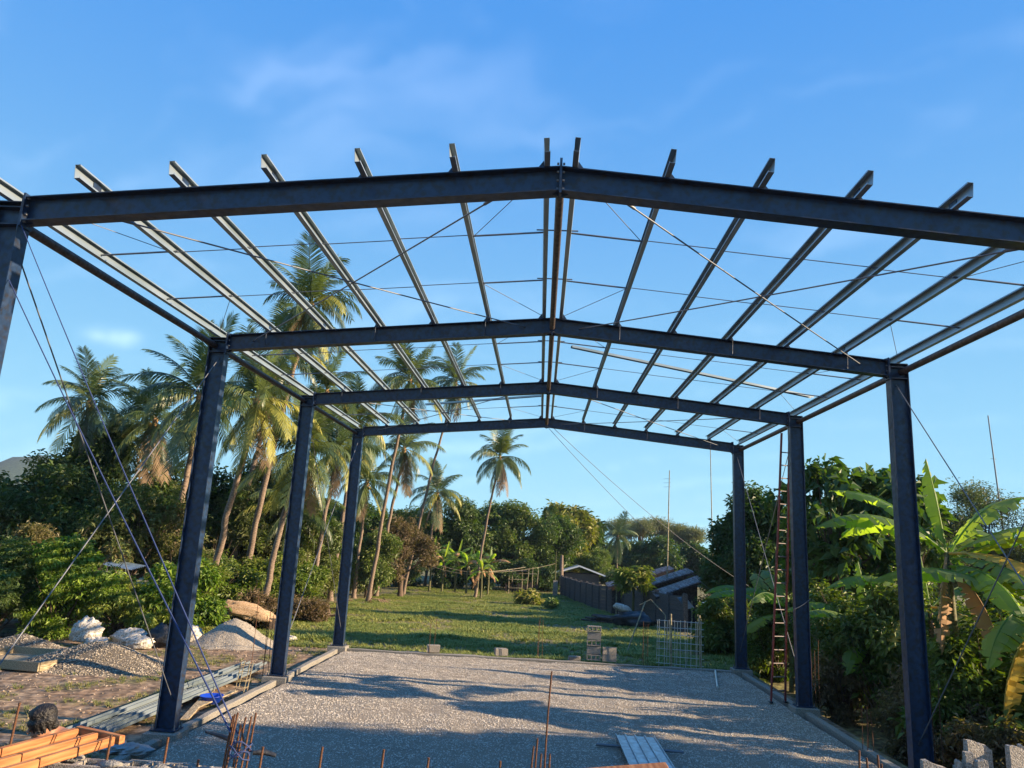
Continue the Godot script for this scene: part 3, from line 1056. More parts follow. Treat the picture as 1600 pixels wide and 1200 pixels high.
func trees() -> void:
	make_sprigs()
	var dk := Color(0.044, 0.075, 0.022)
	var md := Color(0.085, 0.135, 0.036)
	var gr := Color(0.115, 0.17, 0.04)
	var lt := Color(0.18, 0.21, 0.05)
	var ol := Color(0.13, 0.12, 0.05)
	var br := Color(0.20, 0.135, 0.075)
	# behind the bushes on the palm side
	tree("broadleaf_tree", "dark leafy tree below the hill at the picture's edge", -21.0, -17.4, 5.3, 2.4, 1600, "mid", 0.5, dk, md, "", 1.0, 0.15)
	tree("broadleaf_tree", "dark broadleaf tree in front of the vine-covered palm", -19.3, -18.8, 5.9, 2.4, 1400, "mid", 0.5, dk, gr, "", 1.0, 0.15)
	tree("vine_tree", "trunk swathed in dark vines up to a palm crown", -22.0, -23.0, 9.0, 1.9, 1700, "mid", 0.45, dk, md, "", 1.0, 0.05)
	tree("dry_tree", "brownish half-bare tree between vine-covered palm and second column", -16.4, -17.9, 5.2, 2.6, 900, "fine", 0.45, gr, Color(0.19, 0.16, 0.07), "", 1.0, 0.1)
	tree("broadleaf_tree", "dark tree just behind the second column", -18.3, -27.2, 8.8, 3.3, 1900, "mid", 0.48, dk, gr, "", 1.0, 0.1)
	tree("broadleaf_tree", "olive green tree between the second and third columns", -15.2, -27.8, 7.4, 2.7, 1700, "fine", 0.45, gr, ol, "", 1.0, 0.08)
	tree("broadleaf_tree", "small olive tree behind the third column", -13.0, -28.5, 6.0, 2.2, 1300, "fine", 0.45, gr, ol, "", 1.0, 0.08)
	tree("dry_tree", "dry reddish brown tree beside the leaning slender palm", -10.4, -45.5, 6.2, 2.2, 420, "fine", 0.5, Color(0.15, 0.11, 0.06), Color(0.22, 0.16, 0.10), "", 1.0, 0.1)
	tree("broadleaf_tree", "green tree behind the trunk past the farthest column", -12.2, -42.0, 4.8, 2.2, 1000, "mid", 0.5, md, lt, "", 1.0, 0.05)
	for q in [[-28.5, -22.0, 4.4, 2.6], [-33.0, -30.0, 5.0, 3.4], [-26.0, -27.0, 5.2, 2.8], [-20.5, -32.0, 6.2, 3.2], [-19.0, -42.0, 6.6, 3.6], [-17.0, -52.0, 6.6, 3.6], [-20.0, -65.0, 8.0, 4.5]]:
		tree("forest_tree", "dark tree crowded among others behind the palms", q[0], q[1], q[2], q[3], 900, "mid", 0.75, dk, md, "dark trees crowded behind the palms", 1.0, 0.1)
	# across the far end of the field
	tree("broadleaf_tree", "big dark tree behind the banana clump", -8.4, -66.0, 8.4, 4.2, 1700, "mid", 0.75, dk, gr, "", 1.0, 0.08)
	tree("broadleaf_tree", "big round tree just behind the lone palm", -3.6, -67.0, 9.0, 4.2, 2000, "mid", 0.7, md, lt, "", 1.0, 0.08)
	tree("broadleaf_tree", "green tree behind the stick hut", 0.4, -70.0, 8.6, 3.4, 1500, "mid", 0.7, dk, gr, "", 1.0, 0.08)
	for q in [[-12.5, -58.5, 2.6], [-9.0, -60.0, 3.0], [-5.5, -60.5, 3.2], [-2.5, -62.0, 3.0], [-15.5, -57.0, 3.4], [-18.0, -60.0, 4.0], [8.5, -66.0, 3.0], [0.0, -64.0, 2.6]]:
		bush("dark undergrowth bush under the trees at the field's far end", q[0], q[1], q[2], 2.2, 420, dk, md, "undergrowth at the field's far end", "mid", 0.6)
	tree("broadleaf_tree", "dark tree at the back between short palm and leaning palm", -13.5, -68.0, 7.8, 4.0, 1300, "mid", 0.75, dk, md, "", 1.0, 0.08)
	tree("bamboo_clump", "feathery yellow green bamboo clump behind the pale roof", 2.6, -77.0, 8.7, 3.4, 1700, "long", 0.8, Color(0.16, 0.18, 0.04), Color(0.30, 0.27, 0.06), "", 1.0, 0.05, 16, 0.34, "bamboo")
	tree("broadleaf_tree", "low spreading tree over the pale roof", 6.2, -72.0, 3.9, 2.4, 800, "fine", 0.6, gr, lt, "", 1.0, 0.2)
	tree("papaya_tree", "slim papaya tree standing dark left of the distant palm", 6.4, -80.0, 7.2, 1.3, 260, "broad", 0.9, dk, md, "", 0.7, 0.3, 6, 0.4)
	for q in [[4.0, -98.0, 6.4], [11.0, -102.0, 5.6], [17.0, -98.0, 5.8], [23.0, -101.0, 5.4], [29.5, -98.0, 5.6], [36.0, -100.0, 6.4], [43.0, -96.0, 6.6], [50.0, -90.0, 7.0]]:
		tree("far_tree", "dark hazy tree in the distant line beyond the roofs", q[0], q[1], q[2], 4.4, 700, "mid", 1.0, dk, md, "distant line of trees beyond the roofs", 1.0, 0.02)
	tree("rain_tree", "pale flat-topped rain tree right beside the distant palm", 16.2, -112.0, 9.6, 5.6, 900, "feather", 1.1, Color(0.17, 0.17, 0.11), Color(0.25, 0.24, 0.16), "", 0.55, 0.3, 16, 0.32)
	tree("rain_tree", "pale flat-topped rain tree behind the antenna pole", 24.0, -112.0, 8.6, 4.8, 800, "feather", 1.1, Color(0.17, 0.17, 0.11), Color(0.25, 0.24, 0.16), "", 0.55, 0.3, 14, 0.32)
	# banana side
	tree("broadleaf_tree", "tall dark tree between the two far columns of the banana side", 11.2, -25.2, 7.1, 2.3, 1900, "mid", 0.5, dk, md, "", 1.0, 0.05)
	tree("broadleaf_tree", "lower dark tree just right of the farthest column", 9.5, -26.2, 6.0, 1.5, 1000, "mid", 0.5, dk, md, "", 1.0, 0.05)
	tree("broadleaf_tree", "dark tree behind the column with the ladder", 13.6, -26.8, 6.8, 2.2, 1300, "mid", 0.5, dk, md, "", 1.0, 0.05)
	teak("tree with big drooping leaves just right of the ladder column", 9.3, -12.6, 6.8)
	teak("tree with big drooping leaves half hidden by the nearest right column", 11.3, -12.9, 6.6)
	for q in [[20.5, -30.0, 7.6], [24.5, -31.5, 8.0], [29.0, -30.0, 8.4], [18.0, -34.0, 6.8]]:
		tree("feathery_tree", "fine-leaved pale tree far behind the big banana leaves", q[0], q[1], q[2], 2.8, 900, "feather", 0.8, Color(0.08, 0.10, 0.05), Color(0.16, 0.17, 0.09), "fine-leaved trees behind the bananas", 0.9, 0.1)
	# trees off to the banana side that keep the front of the pad in shade
	for q in [[11.4, 2.1, 7.6], [11.6, 4.9, 7.0], [14.2, 2.0, 8.6], [13.4, 4.4, 7.6]]:
		tree("shade_tree", "dense tree just outside the banana side of the pad", q[0], q[1], q[2], 2.4, 1500, "mid", 0.5, dk, gr, "dense trees shading the front of the pad", 1.0, 0.04)
	# bushes
	var bright := Color(0.085, 0.155, 0.018)
	var fresh := Color(0.25, 0.34, 0.04)
	for q in [["bright green leafy bush at the picture's edge behind the mixing tray", -17.2, -8.4, 2.0, 1.5, "mid", 0.24, bright, fresh], ["dark leafy bush behind the low gravel heap", -15.6, -9.2, 2.6, 1.3, "fine", 0.3, md, gr], ["tallest bright green bush, behind the white sacks", -14.1, -10.2, 3.1, 1.4, "mid", 0.27, bright, fresh], ["low yellow green bush right behind the largest sack bundle", -12.9, -11.2, 1.8, 1.3, "mid", 0.22, gr, Color(0.30, 0.34, 0.05)], ["bright bush with larger leaves behind the second column", -11.8, -12.6, 2.5, 1.2, "mid", 0.36, bright, fresh], ["olive thin-leaved bush behind the bright bushes at the edge", -18.6, -11.0, 3.0, 1.6, "fine", 0.32, gr, ol], ["brownish thin-leaved bush in the gap above the white sacks", -16.4, -12.4, 3.2, 1.6, "fine", 0.32, ol, Color(0.2, 0.16, 0.07)]]:
		bush(q[0], q[1], q[2], q[3], q[4], 900, q[7], q[8], "thicket behind the heaps", q[5], q[6])
	for q in [[-12.6, -15.8, 2.4, 1.5], [-11.6, -18.6, 2.6, 1.5], [-10.9, -21.4, 2.7, 1.4], [-13.6, -18.6, 3.0, 1.6]]:
		bush("yellow green bush between the second and farthest columns", q[0], q[1], q[2], q[3], 800, bright, Color(0.22, 0.24, 0.05), "bushes beyond the sand heap", "mid", 0.32)
	for q in [[-12.0, -26.0, 3.0, 1.5], [-12.9, -30.0, 3.4, 1.6], [-13.9, -33.6, 3.4, 1.6], [-14.4, -38.5, 3.6, 1.7], [-12.8, -46.0, 2.8, 1.5], [-14.8, -45.0, 4.2, 1.8]]:
		bush("tall bush along the field edge among the palm trunks", q[0], q[1], q[2], q[3], 700, gr, Color(0.20, 0.20, 0.05), "bushes among the palm trunks", "mid", 0.36)
	for q in [[-10.2, -15.4, 1.2, 1.0], [-9.6, -19.5, 1.1, 1.1]]:
		bush("dry brown brushwood beside the pale log slab", q[0], q[1], q[2], q[3], 420, br, Color(0.14, 0.10, 0.06), "dry brushwood by the slab", "fine", 0.3, "brushwood")
	for q in [[8.3, -2.7, 2.6, 1.2], [8.7, -4.6, 3.0, 1.3], [8.3, -6.6, 3.2, 1.2], [8.6, -8.6, 3.4, 1.3], [8.1, -10.4, 3.2, 1.2], [10.2, -3.4, 3.4, 1.5], [10.6, -6.2, 3.6, 1.6], [10.2, -9.2, 3.8, 1.6]]:
		bush("dark tangled bush beside the pad under the banana plants", q[0], q[1], q[2], q[3], 560, Color(0.065, 0.105, 0.025), Color(0.19, 0.22, 0.055), "dark bushes along the banana side", "mid", 0.34)
	for q in [[7.4, -12.6, 2.3, 1.1], [8.9, -14.4, 2.6, 1.3], [6.6, -15.6, 2.0, 1.1], [7.9, -17.6, 2.3, 1.3], [9.9, -18.5, 3.0, 1.6]]:
		bush("sunlit bush around the foot of the farthest right column", q[0], q[1], q[2], q[3], 620, Color(0.07, 0.11, 0.022), Color(0.2, 0.22, 0.05), "bushes by the farthest right column", "mid", 0.33)
	for q in [[7.7, -4.4, 1.6, 0.8], [7.6, -7.6, 1.8, 0.8], [7.7, -2.0, 1.5, 0.8]]:
		bush("dry brown creeper hanging before the dark bushes on the banana side", q[0], q[1], q[2], q[3], 330, Color(0.12, 0.085, 0.05), Color(0.24, 0.18, 0.10), "dry creepers on the banana side", "fine", 0.3, "dry_creeper")
	bush("leafy vine heaped over the iron roofs", 9.4, -27.5, 2.6, 1.7, 800, Color(0.06, 0.095, 0.02), Color(0.17, 0.19, 0.045), "", "mid", 0.34)
	bush("sunlit tuft of tall yellow weeds standing in the field", -0.8, -45.0, 1.0, 1.0, 420, Color(0.2, 0.2, 0.05), Color(0.33, 0.30, 0.09), "", "long", 0.4, "weed_tuft")
	bush("small weed tuft at the foot of the lone wall post", 0.9, -40.0, 0.6, 0.3, 60, Color(0.1, 0.16, 0.05), Color(0.2, 0.26, 0.1), "", "long", 0.3, "weed_tuft")


func banana_leaf(l: float, wide: float, elev: float, droop: float, torn: float, fold: float) -> ArrayMesh:
	var st := mb()
	var seg := 22
	var pts := [Vector3.ZERO]
	for i in seg:
		var t := (i + 0.5) / seg
		var a := deg_to_rad(elev - droop * pow(t, 1.4))
		pts.append(pts[-1] + Vector3(cos(a), sin(a), 0) * l / seg)
	var rad := []
	for i in seg + 1:
		rad.append(lerpf(0.028, 0.005, float(i) / seg))
	tube(st, pts, rad, 5)
	st.set_smooth_group(-1)
	var shape := func(t: float) -> float: return wide * 0.5 * pow(clampf(sin(PI * clampf((t - 0.13) / 0.87, 0.0, 1.0)), 0.0, 1.0), 0.55)
	for s in [-1.0, 1.0]:
		var f: float = fold * rf(0.7, 1.3)
		var lean := 0.0
		for i in range(3, seg):
			if rng.randf() < 0.3 + torn * 0.4:
				lean = rf(-0.2, 0.5) * (0.3 + torn)
			f = fold + lean + rf(-0.12, 0.12)
			var gap := 0.0
			if rng.randf() < torn:
				gap = rf(0.2, 1.0)
			var a: Vector3 = pts[i]
			var b: Vector3 = pts[i + 1]
			var t := (b - a).normalized()
			var up := Vector3(0, 0, 1).cross(t)
			var o0 := (Vector3(0, 0, s) * cos(f) - up * -sin(f) * -1.0).normalized()
			var w0: float = shape.call(float(i) / seg)
			var w1: float = shape.call(float(i + 1) / seg) * (1.0 - gap * 0.15)
			var ma := a + o0 * w0 * 0.55 + up * 0.02
			var mb_ := b + o0 * w1 * 0.55 + up * 0.02
			var o1 := (o0 - up * 0.35).normalized()
			var ea := ma + o1 * w0 * 0.5
			var eb := mb_ + o1 * w1 * 0.5 - t * gap * 0.10
			quad(st, a, b, mb_, ma)
			quad(st, ma, mb_, eb, ea)
	return done(st)


var banana_leaves := []


func banana(label: String, base: Vector3, h: float, leaves: Array, size: float, group := "banana plants") -> void:
	# leaves: [turn in degrees, which shape, which material]
	var o := thing("banana_plant", label, "banana plant", base, 0.0, group)
	var st := mb()
	tube(st, [Vector3(0, -0.2, 0), Vector3(0.03, h * 0.4, 0), Vector3(0.0, h * 0.8, 0.02), Vector3(0.0, h, 0)], [0.13 * size, 0.11 * size, 0.08 * size, 0.05 * size], 10)
	put("stem", done(st), M.stem, o)
	for q in leaves:
		var b := Basis(Vector3.UP, deg_to_rad(q[0])).scaled_local(Vector3.ONE * size * rf(0.92, 1.08))
		put("leaf", banana_leaves[q[1]], M["banana_" + q[2]], o, Transform3D(b, Vector3(0, h * rf(0.93, 1.0), 0)))


func bananas() -> void:
	# shapes: 0 upright spear, 1 rising arch, 2 wide arch, 3 hanging, 4 torn arch, 5 dead and hanging
	for q in [[2.2, 0.5, 82, 12, 0.2, 0.9], [2.7, 0.7, 58, 66, 0.4, 0.25], [2.8, 0.78, 38, 74, 0.45, 0.25], [2.4, 0.7, 5, 72, 0.5, 0.4], [2.7, 0.75, 46, 95, 0.7, 0.45], [2.0, 0.55, -45, 45, 0.6, 1.0]]:
		banana_leaves.append(banana_leaf(q[0], q[1], q[2], q[3], q[4], q[5]))
	var at := func(x: float, z: float) -> Vector3: return Vector3(x, ground_at(x, z), z)
	banana("biggest banana plant, with wide leaves beside the nearest right column", at.call(8.0, -3.2), 4.1, [[12, 1, "green"], [-8, 2, "green"], [-28, 2, "light"], [-60, 3, "light"], [40, 2, "green"], [95, 0, "light"], [135, 1, "green"], [186, 2, "green"], [-40, 3, "yellow"], [-85, 3, "green"], [120, 4, "green"], [230, 5, "brown"], [300, 5, "brown"]], 1.0)
	banana("banana plant with yellowing leaves seen between the two nearer right columns", at.call(9.3, -6.6), 2.9, [[172, 4, "green"], [215, 3, "yellow"], [100, 0, "light"], [20, 2, "green"], [-40, 3, "light"], [-80, 3, "yellow"], [-110, 5, "brown"]], 0.95)
	banana("low banana plant between the ladder column and nearest right column", at.call(8.3, -7.6), 2.2, [[190, 2, "light"], [150, 4, "green"], [230, 3, "green"], [-30, 2, "green"], [-70, 3, "yellow"], [60, 1, "light"], [100, 0, "light"], [270, 3, "light"]], 0.85)
	banana("banana plant at the frame's edge with a dead yellow leaf hanging", at.call(8.9, -1.9), 3.2, [[190, 5, "yellow"], [215, 3, "green"], [160, 2, "green"], [120, 4, "green"], [250, 3, "green"], [285, 5, "brown"], [330, 3, "light"], [30, 2, "green"]], 1.0)
	banana("banana plant behind the ladder with torn leaves", at.call(7.5, -11.2), 2.3, [[190, 3, "light"], [220, 4, "green"], [150, 4, "green"], [100, 1, "light"], [20, 3, "green"], [-60, 3, "brown"], [270, 3, "green"]], 0.85)
	banana("banana plant between the farthest right column and the ladder", at.call(7.6, -13.8), 1.9, [[200, 2, "light"], [240, 3, "light"], [160, 4, "green"], [90, 1, "green"], [0, 3, "green"], [300, 5, "brown"]], 0.85)
	var i := 0
	for q in [[-9.6, -55.0, 3.2], [-8.4, -54.2, 2.7], [-7.4, -55.4, 3.0], [-6.3, -54.4, 2.5], [-5.4, -55.2, 2.9], [-4.4, -54.2, 2.6]]:
		var ls := []
		for k in 8:
			ls.append([k * 47 + i * 21, [1, 2, 3, 4, 1, 2, 5, 0][k], ["green", "green", "green", "light", "green", "brown", "brown", "light"][k]])
		banana("banana plant in the clump at the far end of the field", at.call(q[0], q[1]), q[2], ls, 0.8, "banana clump at the far end of the field")
		i += 1
	banana("small banana plant growing against the lone palm's trunk", at.call(-4.6, -49.0), 2.2, [[20, 3, "light"], [70, 2, "light"], [140, 3, "green"], [200, 5, "brown"], [-40, 3, "brown"], [260, 1, "light"], [310, 4, "light"]], 0.75)
	# papaya growing in front of the iron roofs
	var o := thing("papaya_tree", "papaya tree with a star-shaped crown in front of the iron roofs", "tree", at.call(5.35, -31.8), 0.0)
	var st := mb()
	tube(st, [Vector3(0, -0.2, 0), Vector3(0.04, 1.4, 0), Vector3(0, 2.7, 0)], [0.08, 0.07, 0.05], 7)
	put("trunk", done(st), M.stem, o)
	var lobes := []
	for k in 10:
		var a := k * 2.4
		lobes.append([Vector3(cos(a) * 0.62, 2.75 - 0.09 * k, sin(a) * 0.62), Vector3(0.34, 0.2, 0.34)])
	crown(o, lobes, 130, "long", 0.42, Color(0.12, 0.17, 0.035), Color(0.28, 0.28, 0.07))


# ---------------------------------------------------------------- beyond the pad
func corrugated(a: Vector3, across: Vector3, along: Vector3, waves: int, depth: float) -> ArrayMesh:   # a sheet with ribs running along, and its thickness
	var st := mb()
	var up := along.cross(across).normalized()
	if up.y < 0:
		up = -up
	var n := waves * 4
	for side in [0.0, -0.004]:
		for i in n:
			var p0: Vector3 = a + across * (float(i) / n) + up * (depth * [0.0, 1.0, 1.0, 0.0][i % 4] + side)
			var p1: Vector3 = a + across * (float(i + 1) / n) + up * (depth * [0.0, 1.0, 1.0, 0.0][(i + 1) % 4] + side)
			quad(st, p0, p1, p1 + along, p0 + along)
	return done(st)


func far_background() -> void:
	# boundary wall running back from the timber pile: posts and panels
	var t := thing("boundary_wall", "dark hollow-block boundary wall receding beside the field", "wall")
	var a := Vector3(7.1, 0, -25.5)
	var b := Vector3(2.15, 0, -60.0)
	var n := 15
	for i in n + 1:
		var p := a.lerp(b, float(i) / n)
		var y := ground_at(p.x, p.z)
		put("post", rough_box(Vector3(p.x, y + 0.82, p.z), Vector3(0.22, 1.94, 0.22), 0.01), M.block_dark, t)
		if i < n:
			var q := a.lerp(b, (i + 1.0) / n)
			var st := mb()
			var y2 := ground_at(q.x, q.z)
			var courses := 8
			for c in courses:
				var k := (1.68 + 0.2) / courses
				beam(st, Vector3(p.x, y - 0.2 + k * (c + 0.5), p.z), Vector3(q.x, y2 - 0.2 + k * (c + 0.5), q.z), 0.12 - 0.008 * (c % 2), k - 0.012)
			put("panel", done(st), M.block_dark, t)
	var o := thing("wall_post", "pale sunlit block post at the far end of the boundary wall", "post", Vector3(1.5, ground_at(1.5, -57.0), -57.0))
	for k in 7:
		put("block", rough_box(Vector3(0, 0.1 + 0.2 * k, 0), Vector3(0.42, 0.19, 0.3), 0.02, Basis(), k), M.block, o)
	var pole := func(called: String, label: String, p: Vector3, h: float, r: float, m: Material, lean := Vector3.ZERO):
		var s := mb()
		tube(s, [Vector3(0, -0.3, 0), Vector3(0, h * 0.5, 0) + lean * 0.5, Vector3(0, h, 0) + lean], [r, r * 0.9, r * 0.6], 7)
		var q := thing(called, label, "pole", p)
		put("pole", done(s), m, q)
		return q
	pole.call("utility_pole", "thick pale trunk standing behind the pale post", Vector3(2.2, -1.25, -64.0), 3.6, 0.24, M.palm_bark)
	pole.call("bamboo_pole", "thin green pole rising behind the pale post", Vector3(1.5, -1.25, -58.5), 3.9, 0.05, M.stem)
	var an: Node3D = pole.call("antenna_pole", "thin antenna pole with small cross arms above the iron roofs", Vector3(7.68, -1.1, -34.5), 9.2, 0.045, M.bamboo, Vector3(0.15, 0, 0.1))
	for k in 3:
		put("cross_arm", rod(Vector3(-0.22, 8.15 + 0.25 * k, 0.08), Vector3(0.25, 8.2 + 0.25 * k, 0.1), 0.008), M.rod, an)
	pole.call("antenna_pole", "plain thin pole beside the farthest right column", Vector3(9.37, -1.0, -29.4), 9.8, 0.035, M.bamboo, Vector3(-0.15, 0, 0.1))
	an = pole.call("antenna_pole", "tall antenna pole with small studs above the banana leaves", Vector3(25.1, -1.0, -29.4), 12.4, 0.05, M.rod, Vector3(-0.6, 0, 0.1))
	for k in 6:
		put("stud", rod(Vector3(-0.12 - 0.04 * k, 6.8 + 0.8 * k, 0), Vector3(-0.5 + 0.32 * (k % 2) - 0.04 * k, 6.8 + 0.8 * k, 0.1), 0.012), M.rod, an)
	# iron-roofed houses below the far trees
	var houses := [["house with rusty iron roof farthest back, behind the papaya", 4.4, 8.6, -39.0, -37.0, 0.88, 2.22], ["house with rusty iron roof between the other two", 5.9, 9.1, -35.4, -33.4, 1.02, 2.18], ["house with rusty iron roof nearest the boundary wall", 6.3, 8.9, -31.4, -29.4, 0.86, 1.86]]
	for h in houses:
		o = thing("iron_roof_house", h[0], "house", Vector3.ZERO, 0.0, "iron-roofed houses beyond the wall")
		var st := mb()
		var y0 := -1.3
		hexa(st, [Vector3(h[1] + 0.3, y0, h[3] + 0.3), Vector3(h[2] - 0.3, y0, h[3] + 0.3), Vector3(h[2] - 0.3, y0, h[4] - 0.5), Vector3(h[1] + 0.3, y0, h[4] - 0.5), Vector3(h[1] + 0.3, h[5] + 0.02, h[3] + 0.3), Vector3(h[2] - 0.3, h[6] - 0.14, h[3] + 0.3), Vector3(h[2] - 0.3, h[6] - 0.3, h[4] - 0.5), Vector3(h[1] + 0.3, h[5] - 0.14, h[4] - 0.5)])
		put("wall", done(st), M.wood_wall, o)
		var depth: float = h[4] - h[3]
		put("roof", corrugated(Vector3(h[1], h[5], h[3]), Vector3(0, -0.14, depth), Vector3(h[2] - h[1], h[6] - h[5], 0), 12, 0.05), M.iron_roof, o)
		st = mb()
		beam(st, Vector3(h[1], h[5] - 0.22, h[4] - 0.05), Vector3(h[2], h[6] - 0.22, h[4] - 0.05), 0.04, 0.1)
		put("eave_board", done(st), M.wood_wall, o)
		for k in 3:
			st = mb()
			var x := lerpf(h[1] + 0.6, h[2] - 0.6, k / 2.0)
			box(st, Vector3(x, -0.3, h[4] - 0.48), Vector3(0.08, 1.8, 0.06))
			put("post", done(st), M.bamboo, o)
	o = thing("pale_roof_house", "small house with pale blue gable roof at the far end of the wall", "house")
	var st := mb()
	box(st, Vector3(4.0, -0.35, -66.5), Vector3(4.0, 1.9, 3.6))
	put("wall", done(st), M.block_dark, o)
	for s in [-1.0, 1.0]:
		put("roof", corrugated(Vector3(4.0, 1.35, -68.8), Vector3(0, 0, 4.6), Vector3(s * 2.6, -0.85, 0), 10, 0.04), M.pale_roof, o)
	st = mb()
	for s in [-1.0, 1.0]:
		beam(st, Vector3(4.0, 1.36, -64.17), Vector3(4.0 + s * 2.6, 0.51, -64.17), 0.04, 0.14)
	put("barge_board", done(st), mat("white_paint", lin(0.75, 0.76, 0.76), 0.5), o)
	o = thing("stick_hut", "open hut of sticks with flat sheet roof at the field's end", "hut")
	for q in [[-2.7, 0.0], [-1.5, 0.1], [-1.1, 0.9], [-0.6, 1.0], [-2.5, 1.6], [-0.2, 1.5]]:
		put("post", rod(Vector3(q[0], -1.4, -57.5 - q[1]), Vector3(q[0] + rf(-0.1, 0.15), 0.75 + rf(0.0, 0.5), -57.5 - q[1]), 0.035), M.bamboo, o)
	for q in [[-2.8, -1.2, 0.0], [-2.7, -1.5, -0.75], [-3.0, -0.2, 0.55]]:
		put("rail", rod(Vector3(q[0], q[2], -57.45), Vector3(q[1], q[2] + 0.05, -57.5), 0.03), M.bamboo, o)
	for k in 11:
		st = mb()
		box(st, Vector3(-3.0 + 0.28 * k, -0.95, -58.9), Vector3(0.2, 1.0 + 0.2 * (k % 3), 0.03))
		put("wall_board", done(st), M.wood_wall, o)
	put("roof", corrugated(Vector3(-3.5, 0.62, -59.4), Vector3(0, 0.1, 2.2), Vector3(2.4, 0.12, 0), 8, 0.03), M.iron_roof, o)
	# bamboo poles and line slung between palm trunks in front of the hut
	for q in [["slung_pole", "bent bamboo pole slung from the leaning palm to the lone palm", Vector3(-10.0, 1.75, -50.2), Vector3(-4.9, 0.72, -49.8), 0.04, 0.25], ["slung_pole", "lower bamboo pole slung under the bent one", Vector3(-9.8, 1.4, -50.0), Vector3(-4.8, 0.62, -49.7), 0.03, 0.3], ["slung_pole", "bamboo pole slung from the lone palm towards the hut", Vector3(-5.0, 0.75, -49.6), Vector3(-1.2, 1.3, -52.0), 0.045, 0.05], ["slung_pole", "thin line from the lone palm to the green pole", Vector3(-5.0, 0.8, -49.7), Vector3(1.45, 1.6, -58.4), 0.02, 0.25]]:
		tag(put(q[0], rod(q[2], q[3], q[4] * 0.6, 6, q[5]), M.bamboo), q[1], "pole", "poles slung before the hut")
	# leaning metal sheets among the bushes
	for q in [["metal_sheet", "pale metal sheet leaning among the bushes next to the wall's near end", Vector3(6.75, 0.95, -25.7), Vector3(0.42, -0.5, 0.15), Vector3(0.45, 0.05, -0.3)], ["metal_sheet", "crumpled pale metal sheet lying in the bushes by the farthest right column", Vector3(7.1, 1.05, -21.6), Vector3(0.15, -0.55, 0.3), Vector3(0.95, 0.25, -0.1)]]:
		tag(put(q[0], corrugated(q[2], q[3], q[4], 7, 0.02), M.sheet), q[1], "metal sheet")
	tag(put("metal_sheet", corrugated(Vector3(-16.2, 1.72, -16.4), Vector3(0.1, -0.1, 1.2), Vector3(1.35, -0.12, 0.3), 8, 0.03), M.sheet), "pale sheet roof glimpsed in the dark trees behind the ropes", "metal sheet")


# ---------------------------------------------------------------- on the building site
func heap(called: String, label: String, c: Vector3, r: Vector2, h: float, m: Material, pebbles: int, turn := 0.0) -> void:
	var o := thing(called, label, "heap", c, turn)
	var height := func(x: float, z: float) -> float:
		var q := Vector2(x / r.x, z / r.y).length()
		q *= 1.0 + 0.18 * noise.get_noise_2d(atan2(z, x) * 1.2 + c.x, 4.0)
		return h * (maxf(0.0, 1.0 - q) * 0.45 + 0.62 * exp(-q * q * 3.2) - 0.05) + 0.05 * h * noise.get_noise_2d(x * 3.0 + c.z, z * 3.0) - 0.05
	var st := mb()
	st.set_smooth_group(1)
	var n := 26
	for j in n:
		for i in n:
			var k := []
			for q in [[0, 0], [1, 0], [1, 1], [0, 1]]:
				var x: float = ((i + q[0]) * 2.0 / n - 1.0) * r.x * 1.15
				var z: float = ((j + q[1]) * 2.0 / n - 1.0) * r.y * 1.15
				k.append(Vector3(x, height.call(x, z), z))
			quad(st, k[0], k[1], k[2], k[3])
	put("mound", done(st), m, o)
	if pebbles > 0:
		stones("stones", pebbles, func():
			var a := rf(0, TAU)
			var q := sqrt(rng.randf()) * 1.12
			var x := cos(a) * q * r.x
			var z := sin(a) * q * r.y
			return Vector3(x, height.call(x, z), z), 0.012, 0.035, o, "", "", Color(0.50, 0.43, 0.32), Color(0.2, 0.17, 0.14))


func hollow_block(c: Vector3, b := Basis(), seed_ := 0.0) -> ArrayMesh:   # 0.4 x 0.2 x 0.15 block with three cells open at the top
	var st := mb()
	for s in [-1.0, 1.0]:
		box(st, c + b * Vector3(0, 0, s * 0.0625), Vector3(0.395, 0.19, 0.025), b)
	for k in 4:
		var x := -0.185 + 0.1233 * k
		box(st, c + b * Vector3(x, 0.002 * sin(k * 2.0 + seed_), 0), Vector3(0.026, 0.186, 0.0998), b)
	return done(st)


